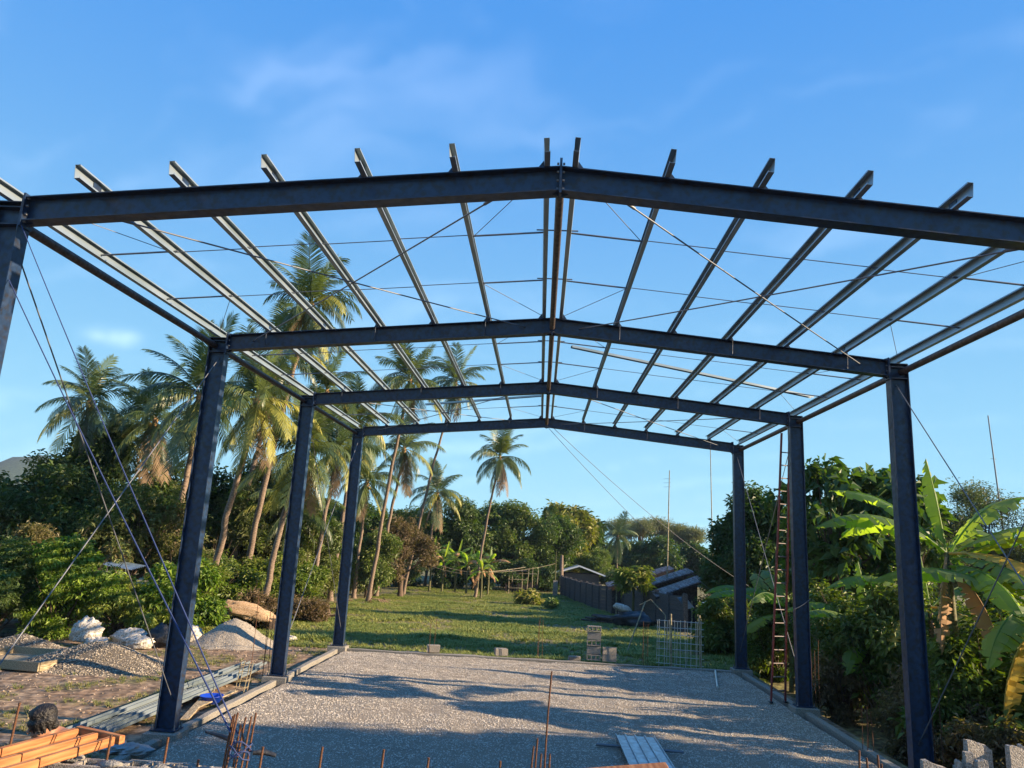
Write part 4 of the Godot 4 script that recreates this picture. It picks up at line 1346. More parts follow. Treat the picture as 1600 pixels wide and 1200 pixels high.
func site_things() -> void:
	heap("gravel_heap", "wide heap of brown crushed gravel below the white sacks", Vector3(-10.6, -0.25, -6.4), Vector2(2.3, 1.7), 0.56, M.heap_gravel, 11000)
	heap("sand_heap", "pale smooth sand heap between the second and third columns", Vector3(-9.1, -0.25, -10.8), Vector2(1.65, 1.3), 0.78, M.sand, 500)
	heap("gravel_heap", "low dark gravel heap behind the mixing tray", Vector3(-13.4, -0.25, -7.6), Vector2(1.6, 1.1), 0.45, M.heap_gravel, 4000)
	# sacks and plastic
	var sk := [["cement_sack", "white crumpled sack lying highest, just behind the gravel heap", Vector3(-12.5, 0.12, -8.9), Vector3(0.46, 0.5, 0.34), 3.0], ["sand_sack", "largest white plastic sack bundle behind the gravel heap", Vector3(-11.5, -0.05, -9.4), Vector3(0.6, 0.34, 0.4), 9.0], ["sand_sack", "white sack slumped at the front of the largest bundle", Vector3(-11.0, -0.1, -9.0), Vector3(0.42, 0.26, 0.3), 14.0], ["sand_sack", "dirty white sack at the side of the largest bundle", Vector3(-12.05, -0.12, -8.7), Vector3(0.36, 0.22, 0.3), 19.0], ["sand_sack", "torn white sacks against the sand heap", Vector3(-10.25, -0.04, -10.4), Vector3(0.42, 0.4, 0.35), 26.0], ["sand_sack", "small white sack lying beyond the sand heap", Vector3(-7.9, -0.2, -12.2), Vector3(0.35, 0.14, 0.25), 31.0]]
	for q in sk:
		var o := put(q[0], blob(q[3] * Vector3(0.9, 0.8, 0.9), 0.3, 2.0, q[4], 26, 36, -0.6), M.sack)
		o.position = q[2]
		tag(o, q[1], "sack", "white sacks by the heaps")
	var cloth := put("dark_tarpaulin", blob(Vector3(0.5, 0.34, 0.35), 0.5, 2.0, 51.0, 14, 20, -0.8), M.tarp)
	cloth.position = Vector3(-10.55, 0.0, -9.5)
	tag(cloth, "dark sheet crumpled between white sacks and second column", "tarpaulin")
	# mixing tray
	var t := thing("mixing_tray", "shallow pale board tray for mixing mortar at the picture's edge", "tray", Vector3(-12.1, -0.2, -5.9), -0.12)
	var st := mb()
	box(st, Vector3(0, 0.0, 0), Vector3(2.2, 0.02, 1.7))
	put("floor", done(st), M.board, t)
	for q in [[0.0, 0.87, 2.24, 0.04], [0.0, -0.87, 2.24, 0.04], [1.12, 0.0, 0.04, 1.7], [-1.12, 0.0, 0.04, 1.7]]:
		put("side_board", rough_box(Vector3(q[0], 0.08, q[1]), Vector3(q[2], 0.2, q[3]), 0.012, Basis(), q[0] + q[1], 0.006), M.board, t)
	# split log and rubbish at the bush edge
	var lg := thing("log_slab", "pale split tree trunk lying before the bushes beyond the sand heap", "log", Vector3(-10.1, 0.0, -14.4), 0.3)
	put("slab", blob(Vector3(0.98, 0.27, 0.13), 0.3, 1.3, 7.0, 18, 26), M.log, lg, Transform3D(Basis(Vector3.BACK, -0.24) * Basis(Vector3.RIGHT, -0.3), Vector3(0, 0.36, 0)))
	put("prop", rough_box(Vector3(0.85, -0.1, 0), Vector3(0.22, 0.5, 0.2), 0.05), M.bark, lg)
	var sp := thing("tree_stump", "dark stump and roots at the foot of the palms past the third column", "stump", Vector3(-9.5, -0.5, -21.6))
	put("stump", blob(Vector3(0.35, 0.65, 0.35), 0.5, 1.6, 61.0), M.bark, sp)
	for k in 6:
		var a := k * 1.05
		put("root", rod(Vector3(cos(a) * 0.2, 0.1, sin(a) * 0.2), Vector3(cos(a) * rf(0.6, 1.1), rf(-0.1, 0.3), sin(a) * 0.8), 0.05, 5), M.bark, sp)
	# dead palm fronds lying about under the palms
	for q in [[-10.6, -36.2, 0.4], [-10.2, -34.6, 1.9], [-11.0, -33.0, 3.6], [-10.4, -39.0, 5.1], [-9.4, -24.5, 2.6]]:
		var o := put("fallen_frond", fronds[4][0], M.frond_brown)
		o.position = Vector3(q[0], ground_at(q[0], q[1]) + 0.25, q[1])
		o.rotation = Vector3(0.1, q[2], -0.25)
		tag(o, "dry fallen palm frond lying under the palms at the field edge", "palm frond", "fallen fronds under the palms")
	# bundle of purlins lying beside the pad
	t = thing("purlin_bundle", "bundle of galvanised channels lying on the soil beside the second column", "steel channels")
	var pa := Vector3(-7.0, -0.2, -0.1)
	var pb := Vector3(-7.0, -0.2, -6.6)
	for k in 6:
		st = mb()
		var x := -0.34 + 0.125 * k
		var y := 0.03 + 0.055 * float(k % 3 == 1) + 0.03 * (k % 2)
		var f := pa + Vector3(x + rf(-0.02, 0.02), y, rf(-0.3, 0.6))
		var g := pb + Vector3(x * 0.9 + 0.1, y, rf(-0.5, 0.3))
		beam(st, f, g, 0.118, 0.003)
		for s in [-1.0, 1.0]:
			beam(st, f + Vector3(s * 0.0575, 0.0265, 0), g + Vector3(s * 0.0575, 0.0265, 0), 0.003, 0.05)
		put("channel", done(st), M.zinc, t)
	for k in 2:
		var o := put("scrap_board", rough_box(Vector3.ZERO, Vector3(0.14, 0.025, 2.6 - k), 0.01, Basis(), k, 0.005), M.board)
		o.position = Vector3(-6.38 + 0.12 * k, -0.16, -2.6 - 0.5 * k)
		o.rotation.y = 0.25 - 0.3 * k
		tag(o, ["longer pale board lying between channels and grade beam", "shorter pale board crossing the longer one beside the grade beam"][k], "board")
	# blue basin
	t = thing("blue_basin", "blue plastic basin on the soil beside the grade beam", "basin", Vector3(-6.3, -0.22, -2.95))
	t.scale = Vector3.ONE * 0.72
	st = mb()
	st.set_smooth_group(1)
	var prof := [[0.0, 0.012], [0.2, 0.012], [0.285, 0.2], [0.31, 0.2], [0.31, 0.19], [0.295, 0.185], [0.21, 0.0], [0.0, 0.0]]
	for i in prof.size() - 1:
		for k in 24:
			var c0 := TAU * k / 24.0
			var c1 := TAU * (k + 1) / 24.0
			var p: Array = prof[i]
			var q: Array = prof[i + 1]
			quad(st, Vector3(cos(c0) * p[0], p[1], sin(c0) * p[0]), Vector3(cos(c1) * p[0], p[1], sin(c1) * p[0]), Vector3(cos(c1) * q[0], q[1], sin(c1) * q[0]), Vector3(cos(c0) * q[0], q[1], sin(c0) * q[0]))
	put("bowl", done(st), M.blue_plastic, t)
	# stirrup cage standing on the beam
	t = thing("stirrup_cage", "short pale cage of bent bars standing on the grade beam by the basin", "rebar cage", Vector3(-5.98, -0.1, -3.6))
	for k in 4:
		var x := 0.09 if k % 2 else -0.09
		var z := 0.09 if k > 1 else -0.09
		put("bar", rod(Vector3(x, 0, z), Vector3(x + 0.06, 0.56, z), 0.009), M.bamboo, t)
	for k in 4:
		var y := 0.08 + 0.14 * k
		st = mb()
		var dx := 0.06 * y / 0.56
		tube(st, [Vector3(-0.1 + dx, y, -0.1), Vector3(0.1 + dx, y, -0.1), Vector3(0.1 + dx, y, 0.1), Vector3(-0.1 + dx, y, 0.1), Vector3(-0.1 + dx, y, -0.1)], [0.008], 5)
		put("stirrup", done(st), M.bamboo, t)
	# starter bars along the beams
	var groups := [["pair of thin starter bars on the far grade beam by the palm side", Vector3(-3.05, -0.08, -10.15), 1.05, 2], ["three starter bars on the far grade beam under the lone palm", Vector3(0.07, -0.08, -10.15), 1.2, 3], ["dark starter bars on the far grade beam past the block stack", Vector3(3.05, -0.08, -10.15), 1.15, 4], ["starter bars at the outer side of the second left column", Vector3(-6.02, -0.1, -0.35), 1.9, 2], ["thin starter bars between the second and third left columns", Vector3(-6.05, -0.2, -4.0), 1.9, 1], ["starter bars at the outer side of the third left column", Vector3(-6.02, -0.1, -5.05), 1.5, 3], ["starter bars on the banana-side beam behind the nearest right column", Vector3(5.75, -0.1, -1.9), 0.7, 4], ["starter bars behind the ladder column", Vector3(6.02, -0.1, -5.1), 1.4, 3], ["starter bars behind the nearest right column", Vector3(6.02, -0.1, -0.1), 1.6, 3]]
	for q in groups:
		var o := thing("starter_bars", q[0], "rebar", q[1], 0.0, "starter bars on the grade beams")
		for k in q[3]:
			var a: float = k * 1.57 + 0.5
			var p := Vector3(cos(a), 0, sin(a)) * 0.085
			rebar(o, "bar", p, p + Vector3(rf(-0.03, 0.03), q[2] * rf(0.88, 1.05), rf(-0.03, 0.03)), 0.006)
	# block stack, loose blocks
	t = thing("block_stack", "stack of pale hollow blocks on the far grade beam", "blocks", Vector3(1.62, -0.06, -10.35))
	for k in 5:
		var b := Basis(Vector3.UP, rf(-0.05, 0.05)) * Basis(Vector3.RIGHT, PI / 2 if k % 2 else 0.0)
		put("block", hollow_block(Vector3(rf(-0.01, 0.01), 0.1 + 0.195 * k, 0), Basis(Vector3.UP, rf(-0.05, 0.05)) * Basis(Vector3.RIGHT, PI / 2) if k % 2 == 0 else Basis(Vector3.UP, rf(-0.05, 0.05)), k), M.block, t)
	t = thing("block_stack", "low pair of hollow blocks beside the taller stack", "blocks", Vector3(2.06, -0.06, -10.35))
	for k in 2:
		put("block", hollow_block(Vector3(0.0, 0.1 + 0.195 * k, 0), Basis(Vector3.UP, 0.1 * k), k), M.block, t)
	for q in [["concrete block lying on the far beam below the lone palm's left", -3.0, -10.2, 0.2], ["square concrete lump on the far beam near its middle", -1.05, -10.3, 0.3], ["pale block lying left of the block stack", 1.1, -11.0, 0.1]]:
		var o := put("concrete_lump", rough_box(Vector3.ZERO, Vector3(0.36, 0.2, 0.2), 0.03, Basis(), q[1]), M.block)
		o.position = Vector3(q[1], 0.04 if q[2] > -10.5 else -0.15, q[2])
		o.rotation.y = q[3]
		tag(o, q[0], "block")
	# rebar mesh with two pale posts
	t = thing("rebar_mesh", "welded rebar mesh with two pale upright poles near the farthest right column", "rebar mesh", Vector3(4.2, -0.2, -11.0))
	for k in 9:
		put("bar", rod(Vector3(-0.62 + 0.155 * k, 0, 0.02 * (k % 2)), Vector3(-0.62 + 0.155 * k + rf(-0.02, 0.02), 1.32, -0.02), 0.009), M.alloy, t)
	for k in 7:
		put("bar", rod(Vector3(-0.7, 0.1 + 0.2 * k, 0.02), Vector3(0.68, 0.08 + 0.2 * k + rf(-0.03, 0.03), 0.02), 0.008), M.alloy, t)
	for k in 5:
		put("bar", rod(Vector3(-0.62 + 0.3 * k, 0.0, -0.45), Vector3(-0.6 + 0.3 * k, 1.25, -0.42), 0.009), M.alloy, t)
	for x in [-0.27, 0.57]:
		put("pole", rod(Vector3(x, 0, 0.08), Vector3(x - 0.02, 1.5, 0.06), 0.03, 7), M.bamboo, t)
	var lp := put("leaning_stick", rod(Vector3(3.05, -0.25, -14.4), Vector3(3.75, 1.35, -15.2), 0.025, 6), M.bamboo)
	tag(lp, "pale stick leaning up behind the rebar mesh", "stick")
	for q in [["bent green cane arching behind the rebar mesh", [Vector3(4.6, -0.4, -15.5), Vector3(4.5, 0.9, -15.5), Vector3(4.0, 1.4, -15.6), Vector3(3.6, 1.2, -15.6)]]]:
		st = mb()
		tube(st, q[1], [0.02], 6)
		tag(put("bent_cane", done(st), M.bamboo), q[0], "stick")
	# pile of planks under a dark sheet
	t = thing("timber_pile", "pile of dark planks covered with a black sheet before the wall", "timber pile", Vector3(4.35, -0.62, -27.2), -0.55)
	for k in 9:
		put("plank", rough_box(Vector3(rf(-0.7, 0.5), 0.12 + 0.1 * (k / 3), -0.45 + 0.42 * (k % 3) + rf(-0.05, 0.05)), Vector3(3.0, 0.07, 0.3), 0.015, Basis(Vector3.UP, rf(-0.06, 0.06)), k, 0.01), M.wood_wall, t)
	put("cover", blob(Vector3(1.05, 0.42, 0.85), 0.35, 1.6, 71.0, 16, 24, -0.8), M.tarp, t, Transform3D(Basis(), Vector3(0.5, 0.3, 0)))
	var ws := put("sand_sack", blob(Vector3(0.52, 0.2, 0.26), 0.25, 1.4, 77.0, 14, 20), M.sack)
	ws.position = Vector3(4.25, 0.22, -27.1)
	ws.rotation = Vector3(0, 0.3, -0.3)
	tag(ws, "long white sack lying on the black-covered timber pile", "sack", "white sacks by the heaps")
	# ladder leaning on the third right column
	t = thing("extension_ladder", "tall red-railed ladder leaning on the third column of the banana side", "ladder")
	var f0 := Vector3(5.26, -0.11, -5.78)
	var f1 := Vector3(5.62, -0.11, -5.92)
	var h0 := Vector3(5.42, 5.9, -5.06)
	var h1 := Vector3(5.62, 5.9, -5.14)
	var mid := 0.56
	for q in [[f0, h0], [f1, h1]]:
		for k in 2:
			st = mb()
			var a: Vector3 = q[0].lerp(q[1], 0.0 if k == 0 else mid - 0.12)
			var b: Vector3 = q[0].lerp(q[1], mid if k == 0 else 1.0)
			var off := Vector3(0, 0, 0.0 if k == 0 else 0.04)
			beam(st, a + off, b + off, 0.03, 0.075, Vector3.BACK)
			put("rail", done(st), M.red_rail, t)
		put("foot", rough_box(q[0] + Vector3(0, 0.02, 0), Vector3(0.07, 0.05, 0.1), 0.004), M.tarp, t)
	for k in 19:
		var y := 0.045 + k * 0.049
		var off := Vector3(0, 0, 0.0 if y < mid else 0.04)
		put("rung", rod(f0.lerp(h0, y) + off, f1.lerp(h1, y) + off, 0.013, 8), mat("rung", lin(0.24, 0.2, 0.185), 0.5, 0.3) if k == 0 else M.rung, t)
	# loose bars and sheets on the gravel
	tag(put("steel_pipe", rod(Vector3(4.97, -0.08, -9.9), Vector3(4.42, -0.08, -7.25), 0.03, 8), M.alloy), "grey pipe lying on the gravel near the farthest right column", "pipe")
	tag(put("steel_bar", rod(Vector3(1.0, -0.075, -1.05), Vector3(2.4, -0.075, -0.9), 0.022, 8), M.rod), "dark bar lying under the roofing sheets", "bar")
	t = thing("roofing_sheet", "ribbed grey blue roofing sheets lying on the gravel", "roofing sheet")
	for k in 2:
		st = mb()
		var a := Vector3(1.37, -0.06 + 0.03 * k, -1.6 + 0.02 * k)
		var across := Vector3(0.66, 0.0, 0.02)
		var along := Vector3(0.02 - 0.03 * k, 0.05, 2.3)
		var o := put("sheet", ribbed(a, across, along), M.sheet, t)
		o.name = "sheet" if k == 0 else "sheet_001"


func ribbed(a: Vector3, across: Vector3, along: Vector3) -> ArrayMesh:
	var st := mb()
	var prof := []
	for k in 5:
		var c := k / 4.0
		for q in [[-0.03, 0.0], [-0.015, 0.025], [0.015, 0.025], [0.03, 0.0]]:
			prof.append([clampf(c + q[0], 0.0, 1.0), q[1]])
	for side in [0.0, -0.002]:
		for i in prof.size() - 1:
			var p: Vector3 = a + across * prof[i][0] + Vector3.UP * (prof[i][1] + side)
			var q: Vector3 = a + across * prof[i + 1][0] + Vector3.UP * (prof[i + 1][1] + side)
			quad(st, p, q, q + along, p + along)
	return done(st)


# ---------------------------------------------------------------- right before the camera
func near_things() -> void:
	# hollow-block wall whose top course just shows along the lower edge
	var w := thing("block_wall", "rough top course of a hollow-block wall along the picture's lower edge", "wall")
	var st := mb()
	box(st, Vector3(0, 0.63, 7.62), Vector3(9.6, 1.78, 0.145))
	put("lower_courses", done(st), M.block, w)
	for k in 24:
		var x := -4.6 + 0.4 * k
		put("block", hollow_block(Vector3(x, 1.622 + 0.006 * sin(k * 3.3), 7.62), Basis(Vector3.UP, 0.01 * sin(k * 5.0)), k), M.block, w)
		for j in 2:
			put("mortar", blob(Vector3(rf(0.06, 0.12), 0.022, rf(0.03, 0.05)), 0.7, 2.6, k * 3.0 + j, 6, 10), M.concrete, w, Transform3D(Basis(), Vector3(x + rf(-0.18, 0.18), 1.715, 7.62 + rf(-0.05, 0.05))))
	# bars standing out of the wall
	var bars := [[-3.077, 2.008, "rusty bar standing at the picture's edge beside the person"], [-2.499, 1.866, "rusty bar rising in front of the timber frame's end"], [-2.162, 1.872, "rusty bar just below the second column's base"], [-1.968, 1.764, "short rusty bar between second column and bar cluster"], [-1.601, 1.854, "rusty bar right of the bar cluster with ropes"], [-1.257, 1.874, "rusty bar standing alone, second past the roped cluster"], [-0.902, 1.881, "rusty bar standing alone, third past the roped cluster"], [-0.642, 1.853, "short rusty bar, fourth past the roped cluster"], [-0.234, 1.86, "short rusty bar just left of the middle cluster"]]
	for q in bars:
		var o := thing("wall_bar", q[2], "rebar", Vector3(q[0], 0, 7.62), 0.0, "single bars standing out of the wall")
		rebar(o, "bar", Vector3(-0.02, 1.5, 0), Vector3(0, q[1], 0), 0.0065)
	var clusters := [["cluster of rusty bars tied with blue rope near the second column", [[-1.805, 2.003], [-1.788, 2.018], [-1.764, 2.033], [-1.755, 1.96], [-1.722, 2.005], [-1.682, 2.017], [-1.672, 2.028]], -0.03], ["cluster of rusty bars at the middle with one very tall bar", [[-0.029, 1.986], [-0.049, 1.948], [-0.004, 1.917], [0.038, 2.351], [0.045, 1.913]], -0.012], ["short bars in a cluster left of the broken blocks", [[1.776, 2.029], [1.806, 1.997], [1.859, 2.02], [1.895, 1.966]], 0.0]]
	for q in clusters:
		var o := thing("bar_cluster", q[0], "rebar", Vector3(0, 0, 7.62), 0.0, "bar clusters standing out of the wall")
		var i := 0
		for p in q[1]:
			rebar(o, "bar", Vector3(p[0] + q[2] * 1.5, 1.5, 0.05 * (i % 3 - 1)), Vector3(p[0], p[1], 0.02 * (i % 3 - 1)), 0.0055)
			i += 1
		if q[2] < -0.02:
			rebar(o, "bent_bar", Vector3(-1.74, 1.97, 0.02), Vector3(-1.70, 1.86, 0.03), 0.005)
	st = mb()
	var coil := []
	for k in 40:
		var a := k * 0.55
		coil.append(Vector3(-1.73 + cos(a) * 0.055 * (1.0 + 0.2 * sin(k * 1.7)), 1.80 + 0.035 * sin(k * 0.9) + 0.0015 * k, 7.62 + sin(a) * 0.06))
	tube(st, coil, [0.004], 5)
	tag(put("rope_coil", done(st), M.blue_rope), "blue rope wound round the cluster of rusty bars", "rope")
	# dark tool leads lying by the cluster
	for q in [["black strap trailing from the roped bars towards the second column", [Vector3(-1.75, 1.80, 7.55), Vector3(-1.86, 1.84, 7.45), Vector3(-1.95, 1.85, 7.42), Vector3(-2.04, 1.86, 7.40)]], ["black strap trailing from the roped bars away from the second column", [Vector3(-1.68, 1.80, 7.55), Vector3(-1.62, 1.80, 7.52), Vector3(-1.56, 1.78, 7.5)]]]:
		st = mb()
		tube(st, q[1], [0.013, 0.017, 0.012, 0.006].slice(0, q[1].size()), 6)
		tag(put("black_strap", done(st), M.tarp), q[0], "strap")
	# timber frame resting on the wall
	var t := thing("formwork_joists", "orange timber frame of three joists resting on the block wall", "timber frame")
	var d := Vector3(-0.25, 0, 0.968)
	for q in [Vector3(-2.955, 1.757, 7.19), Vector3(-2.785, 1.757, 7.262), Vector3(-2.640, 1.757, 7.325)]:
		for k in 2:
			var o := put("joist", rough_box(Vector3.ZERO, Vector3(0.04, 0.05, 0.52 if k == 0 else 1.1), 0.004, Basis(), q.x + k, 0.004), M.timber, t)
			var c: Vector3 = q + d * (0.27 if k == 0 else 1.09)
			o.transform = Transform3D(Basis(Vector3.UP.cross(d).normalized(), Vector3.UP, d), c)
	var e0 := Vector3(-2.98, 1.757, 7.148)
	var e1 := Vector3(-2.60, 1.757, 7.30)
	var ed := (e1 - e0).normalized()
	var eo := put("end_board", rough_box(Vector3.ZERO, Vector3(0.038, 0.05, e0.distance_to(e1)), 0.004, Basis(), 5.0, 0.004), M.timber, t)
	eo.transform = Transform3D(Basis(Vector3.UP.cross(ed).normalized(), Vector3.UP, ed), (e0 + e1) / 2)
	var pl := put("timber_plank", rough_box(Vector3.ZERO, Vector3(0.7, 0.03, 0.1), 0.006, Basis(), 8.0, 0.004), M.timber)
	pl.transform = Transform3D(Basis(Vector3.BACK, 0.13), Vector3(0.36, 1.838, 7.62))
	tag(pl, "orange plank end poking up before the roofing sheets", "plank")
	# crumpled clear film on the gravel by the second column
	var film := put("plastic_film", blob(Vector3(0.4, 0.07, 0.22), 0.7, 2.6, 91.0, 16, 26, -0.6), M.plastic_film)
	film.position = Vector3(-5.9, -0.05, 0.95)
	tag(film, "crumpled grey plastic film on the gravel at the second column's base", "plastic film")
	# broken blocks standing on the wall
	var br := thing("block_course", "extra block course with a pale top under the broken blocks", "blocks", Vector3(2.45, 1.82, 7.62))
	for k in 3:
		put("block", hollow_block(Vector3(-0.25 + 0.4 * k, 0, 0), Basis(), k), M.block, br)
	var pieces := [[2.168, 0.175, 0.075, 0.05, -0.30, "widest broken block piece with a slanting top beside the nearest right column"], [2.166, 0.15, 0.035, 0.11, -0.10, "low broken block piece in front of the widest one"], [2.292, 0.028, 0.10, 0.02, -0.1, "narrow broken block sliver between the wider pieces"], [2.345, 0.045, 0.15, 0.03, -0.15, "thin upright block shard left of the tallest pieces"], [2.41, 0.10, 0.19, -0.03, -0.30, "tallest broken block piece of the middle pair"], [2.475, 0.085, 0.17, -0.06, -0.35, "brownish broken block behind the tallest piece"], [2.39, 0.06, 0.12, 0.07, 0.15, "small broken block face with a dark hole"], [2.60, 0.095, 0.19, 0.03, -0.25, "broken block piece with rounded top at the frame's edge"], [2.68, 0.08, 0.18, 0.0, -0.6, "last broken block piece cut by the frame's edge"]]
	var i := 0
	for q in pieces:
		var s := mb()
		var hw: float = q[1] / 2.0
		var h: float = q[2] + 0.005
		var y0 := 1.915
		var slope: float = q[4] * hw
		var n := 6
		var th := 0.02
		for k in n:
			var xa := -hw + 2.0 * hw * k / n
			var xb := -hw + 2.0 * hw * (k + 1) / n
			var ya := h + slope * (xa / hw) + 0.012 * noise.get_noise_2d(xa * 40 + i * 9, 1.0) - 0.006 * pow(absf(xa / hw), 6.0)
			var yb := h + slope * (xb / hw) + 0.012 * noise.get_noise_2d(xb * 40 + i * 9, 1.0) - 0.006 * pow(absf(xb / hw), 6.0)
			hexa(s, [Vector3(xa, 0, -th), Vector3(xb, 0, -th), Vector3(xb, 0, th), Vector3(xa, 0, th), Vector3(xa, ya, -th * 0.8), Vector3(xb, yb, -th * 0.8), Vector3(xb, yb, th * 0.8), Vector3(xa, ya, th * 0.8)])
		box(s, Vector3(hw - 0.012, h * 0.3, -0.045), Vector3(0.022, h * 0.6, 0.05))
		var o := put("broken_block", done(s), M.block)
		o.position = Vector3(q[0], y0, 7.62 + q[3])
		o.rotation.y = 0.25 * sin(i * 2.1)
		tag(o, q[5], "block", "broken blocks on the wall")
		i += 1


# ---------------------------------------------------------------- the person
func field(bones: Array, cell: float, k: float) -> ArrayMesh:   # one continuous skin round tapered bones (surface nets)
	var lo := Vector3.INF
	var hi := -Vector3.INF
	for b in bones:
		var r := maxf(b[2], b[3]) + cell * 3.0
		for p in [b[0], b[1]]:
			lo = lo.min(p - Vector3.ONE * r)
			hi = hi.max(p + Vector3.ONE * r)
	var n := Vector3i(((hi - lo) / cell).ceil()) + Vector3i.ONE
	var f := PackedFloat32Array()
	f.resize(n.x * n.y * n.z)
	f.fill(1.0)
	for b in bones:
		var r := maxf(b[2], b[3]) + cell * 2.0 + k
		var a0: Vector3 = b[0]
		var ab: Vector3 = b[1] - b[0]
		var l2 := maxf(ab.length_squared(), 1e-8)
		var i0 := Vector3i(((a0.min(b[1]) - Vector3.ONE * r - lo) / cell).floor()).clamp(Vector3i.ZERO, n - Vector3i.ONE)
		var i1 := Vector3i(((a0.max(b[1]) + Vector3.ONE * r - lo) / cell).ceil()).clamp(Vector3i.ZERO, n - Vector3i.ONE)
		for z in range(i0.z, i1.z + 1):
			for y in range(i0.y, i1.y + 1):
				for x in range(i0.x, i1.x + 1):
					var p := lo + Vector3(x, y, z) * cell
					var t := clampf((p - a0).dot(ab) / l2, 0.0, 1.0)
					var d: float = p.distance_to(a0 + ab * t) - lerpf(b[2], b[3], t)
					var at := (z * n.y + y) * n.x + x
					var h := maxf(k - absf(f[at] - d), 0.0) / k
					f[at] = minf(f[at], d) - h * h * k * 0.25
	var st := SurfaceTool.new()
	st.begin(Mesh.PRIMITIVE_TRIANGLES)
	st.set_smooth_group(1)
	var index := {}
	var count := 0
	for z in n.z - 1:
		for y in n.y - 1:
			for x in n.x - 1:
				var sum := Vector3.ZERO
				var hit := 0
				for e in [[0, 0, 0, 1, 0, 0], [0, 1, 0, 1, 1, 0], [0, 0, 1, 1, 0, 1], [0, 1, 1, 1, 1, 1], [0, 0, 0, 0, 1, 0], [1, 0, 0, 1, 1, 0], [0, 0, 1, 0, 1, 1], [1, 0, 1, 1, 1, 1], [0, 0, 0, 0, 0, 1], [1, 0, 0, 1, 0, 1], [0, 1, 0, 0, 1, 1], [1, 1, 0, 1, 1, 1]]:
					var fa := f[((z + e[2]) * n.y + y + e[1]) * n.x + x + e[0]]
					var fb := f[((z + e[5]) * n.y + y + e[4]) * n.x + x + e[3]]
					if (fa < 0.0) != (fb < 0.0):
						var t := fa / (fa - fb)
						sum += Vector3(e[0], e[1], e[2]).lerp(Vector3(e[3], e[4], e[5]), t)
						hit += 1
				if hit:
					index[(z * n.y + y) * n.x + x] = count
					st.add_vertex(lo + (Vector3(x, y, z) + sum / hit) * cell)
					count += 1
	var sx := 1
	var sy := n.x
	var sz := n.x * n.y
	for z in range(1, n.z - 1):
		for y in range(1, n.y - 1):
			for x in range(1, n.x - 1):
				var at := z * sz + y * sy + x
				for q in [[sx, sy, sz], [sy, sz, sx], [sz, sx, sy]]:
					var inside := f[at] < 0.0
					if inside == (f[at + q[0]] < 0.0):
						continue
					var c := [at, at - q[1], at - q[1] - q[2], at - q[2]]
					var ok := true
					for v in c:
						ok = ok and index.has(v)
					if not ok:
						continue
					for v in ([c[0], c[1], c[2], c[0], c[2], c[3]] if not inside else [c[0], c[2], c[1], c[0], c[3], c[2]]):
						st.add_index(index[v])
	st.generate_normals()
	return st.commit()


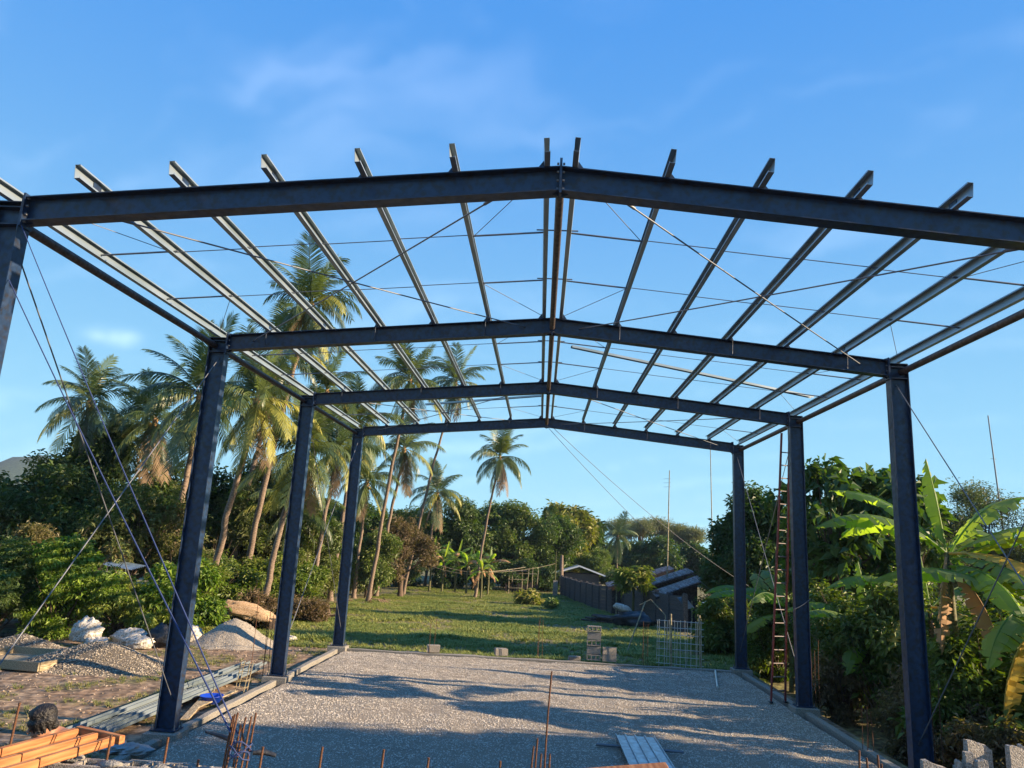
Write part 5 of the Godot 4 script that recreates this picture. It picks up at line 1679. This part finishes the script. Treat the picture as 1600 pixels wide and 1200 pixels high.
func person() -> void:
	# stands behind the timber frame, head bowed over the work in both hands; local z faces the camera
	var o := thing("person", "dark-haired person with bowed head standing behind the orange timber frame", "person", Vector3(-4.14, ground_at(-4.1, 5.5) + 0.045, 5.5), -0.35)
	var V := func(x: float, y: float, z: float) -> Vector3: return Vector3(x, y, z)
	var bones := []
	for s in [-1.0, 1.0]:
		bones += [[V.call(s * 0.10, 0.93, -0.2), V.call(s * 0.11, 0.50, -0.1), 0.092, 0.058], [V.call(s * 0.11, 0.50, -0.1), V.call(s * 0.12, 0.09, -0.15), 0.057, 0.038], [V.call(s * 0.12, 0.05, -0.16), V.call(s * 0.14, 0.035, 0.02), 0.042, 0.03]]
		bones += [[V.call(s * 0.19, 1.45, -0.03), V.call(s * 0.25, 1.16, 0.06), 0.06, 0.043], [V.call(s * 0.25, 1.16, 0.06), V.call(s * 0.12, 1.00, 0.27), 0.041, 0.028]]
	bones += [[V.call(-0.07, 0.98, -0.2), V.call(0.07, 0.98, -0.2), 0.115, 0.115], [V.call(0, 1.0, -0.2), V.call(0, 1.25, -0.13), 0.12, 0.125], [V.call(-0.07, 1.34, -0.09), V.call(0.07, 1.34, -0.09), 0.108, 0.108], [V.call(-0.16, 1.475, -0.03), V.call(0.16, 1.475, -0.03), 0.066, 0.066], [V.call(0, 1.46, -0.03), V.call(0, 1.54, 0.07), 0.064, 0.052]]
	var body := field(bones, 0.016, 0.05)
	# head, bowed forward: built upright round its own centre, then tipped
	var tip := Transform3D(Basis(Vector3.UP, -0.35) * Basis(Vector3.RIGHT, 0.34), Vector3(-0.01, 1.595, 0.12))
	var face := []
	for b in [[V.call(0, 0.03, -0.015), V.call(0, 0.05, -0.03), 0.088, 0.082], [V.call(0, 0.0, 0.015), V.call(0, -0.075, 0.045), 0.07, 0.04], [V.call(-0.03, -0.055, 0.03), V.call(0.03, -0.055, 0.03), 0.045, 0.045], [V.call(0, 0.01, 0.088), V.call(0, -0.028, 0.105), 0.009, 0.014], [V.call(-0.02, -0.058, 0.083), V.call(0.02, -0.058, 0.083), 0.009, 0.009], [V.call(-0.045, 0.022, 0.072), V.call(-0.02, 0.025, 0.082), 0.012, 0.011], [V.call(0.045, 0.022, 0.072), V.call(0.02, 0.025, 0.082), 0.012, 0.011], [V.call(-0.083, 0.015, -0.005), V.call(-0.084, -0.025, 0.0), 0.012, 0.009], [V.call(0.083, 0.015, -0.005), V.call(0.084, -0.025, 0.0), 0.012, 0.009], [V.call(0, -0.06, -0.03), V.call(0, -0.11, -0.04), 0.052, 0.05]]:
		face.append([tip * b[0], tip * b[1], b[2], b[3]])
	var head := field(face, 0.0065, 0.014)
	var st := SurfaceTool.new()
	st.begin(Mesh.PRIMITIVE_TRIANGLES)
	st.append_from(body, 0, Transform3D())
	st.append_from(head, 0, Transform3D())
	for s in [-1.0, 1.0]:   # hands, fingers curled round the work
		var wrist: Vector3 = V.call(s * 0.12, 1.00, 0.27)
		var hand := [[wrist, wrist + V.call(-s * 0.02, -0.01, 0.05), 0.026, 0.03], [wrist + V.call(s * 0.012, -0.01, 0.07), wrist + V.call(-s * 0.035, -0.01, 0.075), 0.017, 0.017]]
		for k in 4:
			var root: Vector3 = wrist + V.call(s * (0.018 - 0.02 * k), -0.008, 0.085)
			var l: float = [0.030, 0.036, 0.038, 0.033][k]
			var k1: Vector3 = root + V.call(0, 0.002, l)
			var k2: Vector3 = k1 + V.call(0, -l * 0.75, 0.012)
			hand += [[root, k1, 0.0095, 0.0088], [k1, k2, 0.0088, 0.008], [k2, k2 + V.call(0, -0.012, -0.016), 0.008, 0.0072]]
		hand += [[wrist + V.call(-s * 0.035, -0.01, 0.03), wrist + V.call(-s * 0.065, -0.025, 0.06), 0.0125, 0.0105], [wrist + V.call(-s * 0.065, -0.025, 0.06), wrist + V.call(-s * 0.06, -0.04, 0.09), 0.0105, 0.0085]]
		st.append_from(field(hand, 0.0055, 0.006), 0, Transform3D())
	put("body", st.commit(), M.skin, o)
	var hair := []
	for b in [[V.call(0, 0.055, -0.035), V.call(0, 0.06, -0.025), 0.095, 0.093], [V.call(-0.04, 0.09, 0.03), V.call(0.03, 0.095, 0.03), 0.04, 0.042], [V.call(-0.07, 0.02, -0.045), V.call(0.07, 0.02, -0.045), 0.047, 0.047], [V.call(-0.04, -0.04, -0.075), V.call(0.04, -0.04, -0.075), 0.04, 0.04]]:
		hair.append([tip * b[0], tip * b[1], b[2], b[3]])
	for k in 9:   # longer locks over the ears and the nape
		var c := PI * 0.98 + (k - 4.0) * 0.42 - PI / 2.0
		var p0: Vector3 = V.call(cos(c) * -0.088, 0.03, sin(c) * 0.095 - 0.02)
		hair.append([tip * p0, tip * (p0 + V.call(cos(c) * -0.008, -0.085, -0.004)), 0.026, 0.010])
	for k in 26:
		var a := k * 2.4
		var e: float = 0.25 + 0.6 * (k / 26.0)
		var d := Vector3(cos(a) * cos(e), sin(e), sin(a) * cos(e) - 0.25).normalized()
		var root: Vector3 = V.call(0, 0.055, -0.025) + d * 0.088
		hair.append([tip * root, tip * (root + d * 0.004 + V.call(0.01, -0.03, 0.01)), 0.014, 0.006])
	put("hair", field(hair, 0.0065, 0.017), M.hair, o)
	var shorts := []
	for s in [-1.0, 1.0]:
		shorts += [[V.call(s * 0.10, 0.93, -0.2), V.call(s * 0.115, 0.56, -0.11), 0.108, 0.09]]
	shorts += [[V.call(-0.07, 0.99, -0.2), V.call(0.07, 0.99, -0.2), 0.126, 0.126]]
	put("shorts", field(shorts, 0.016, 0.04), M.cloth, o)
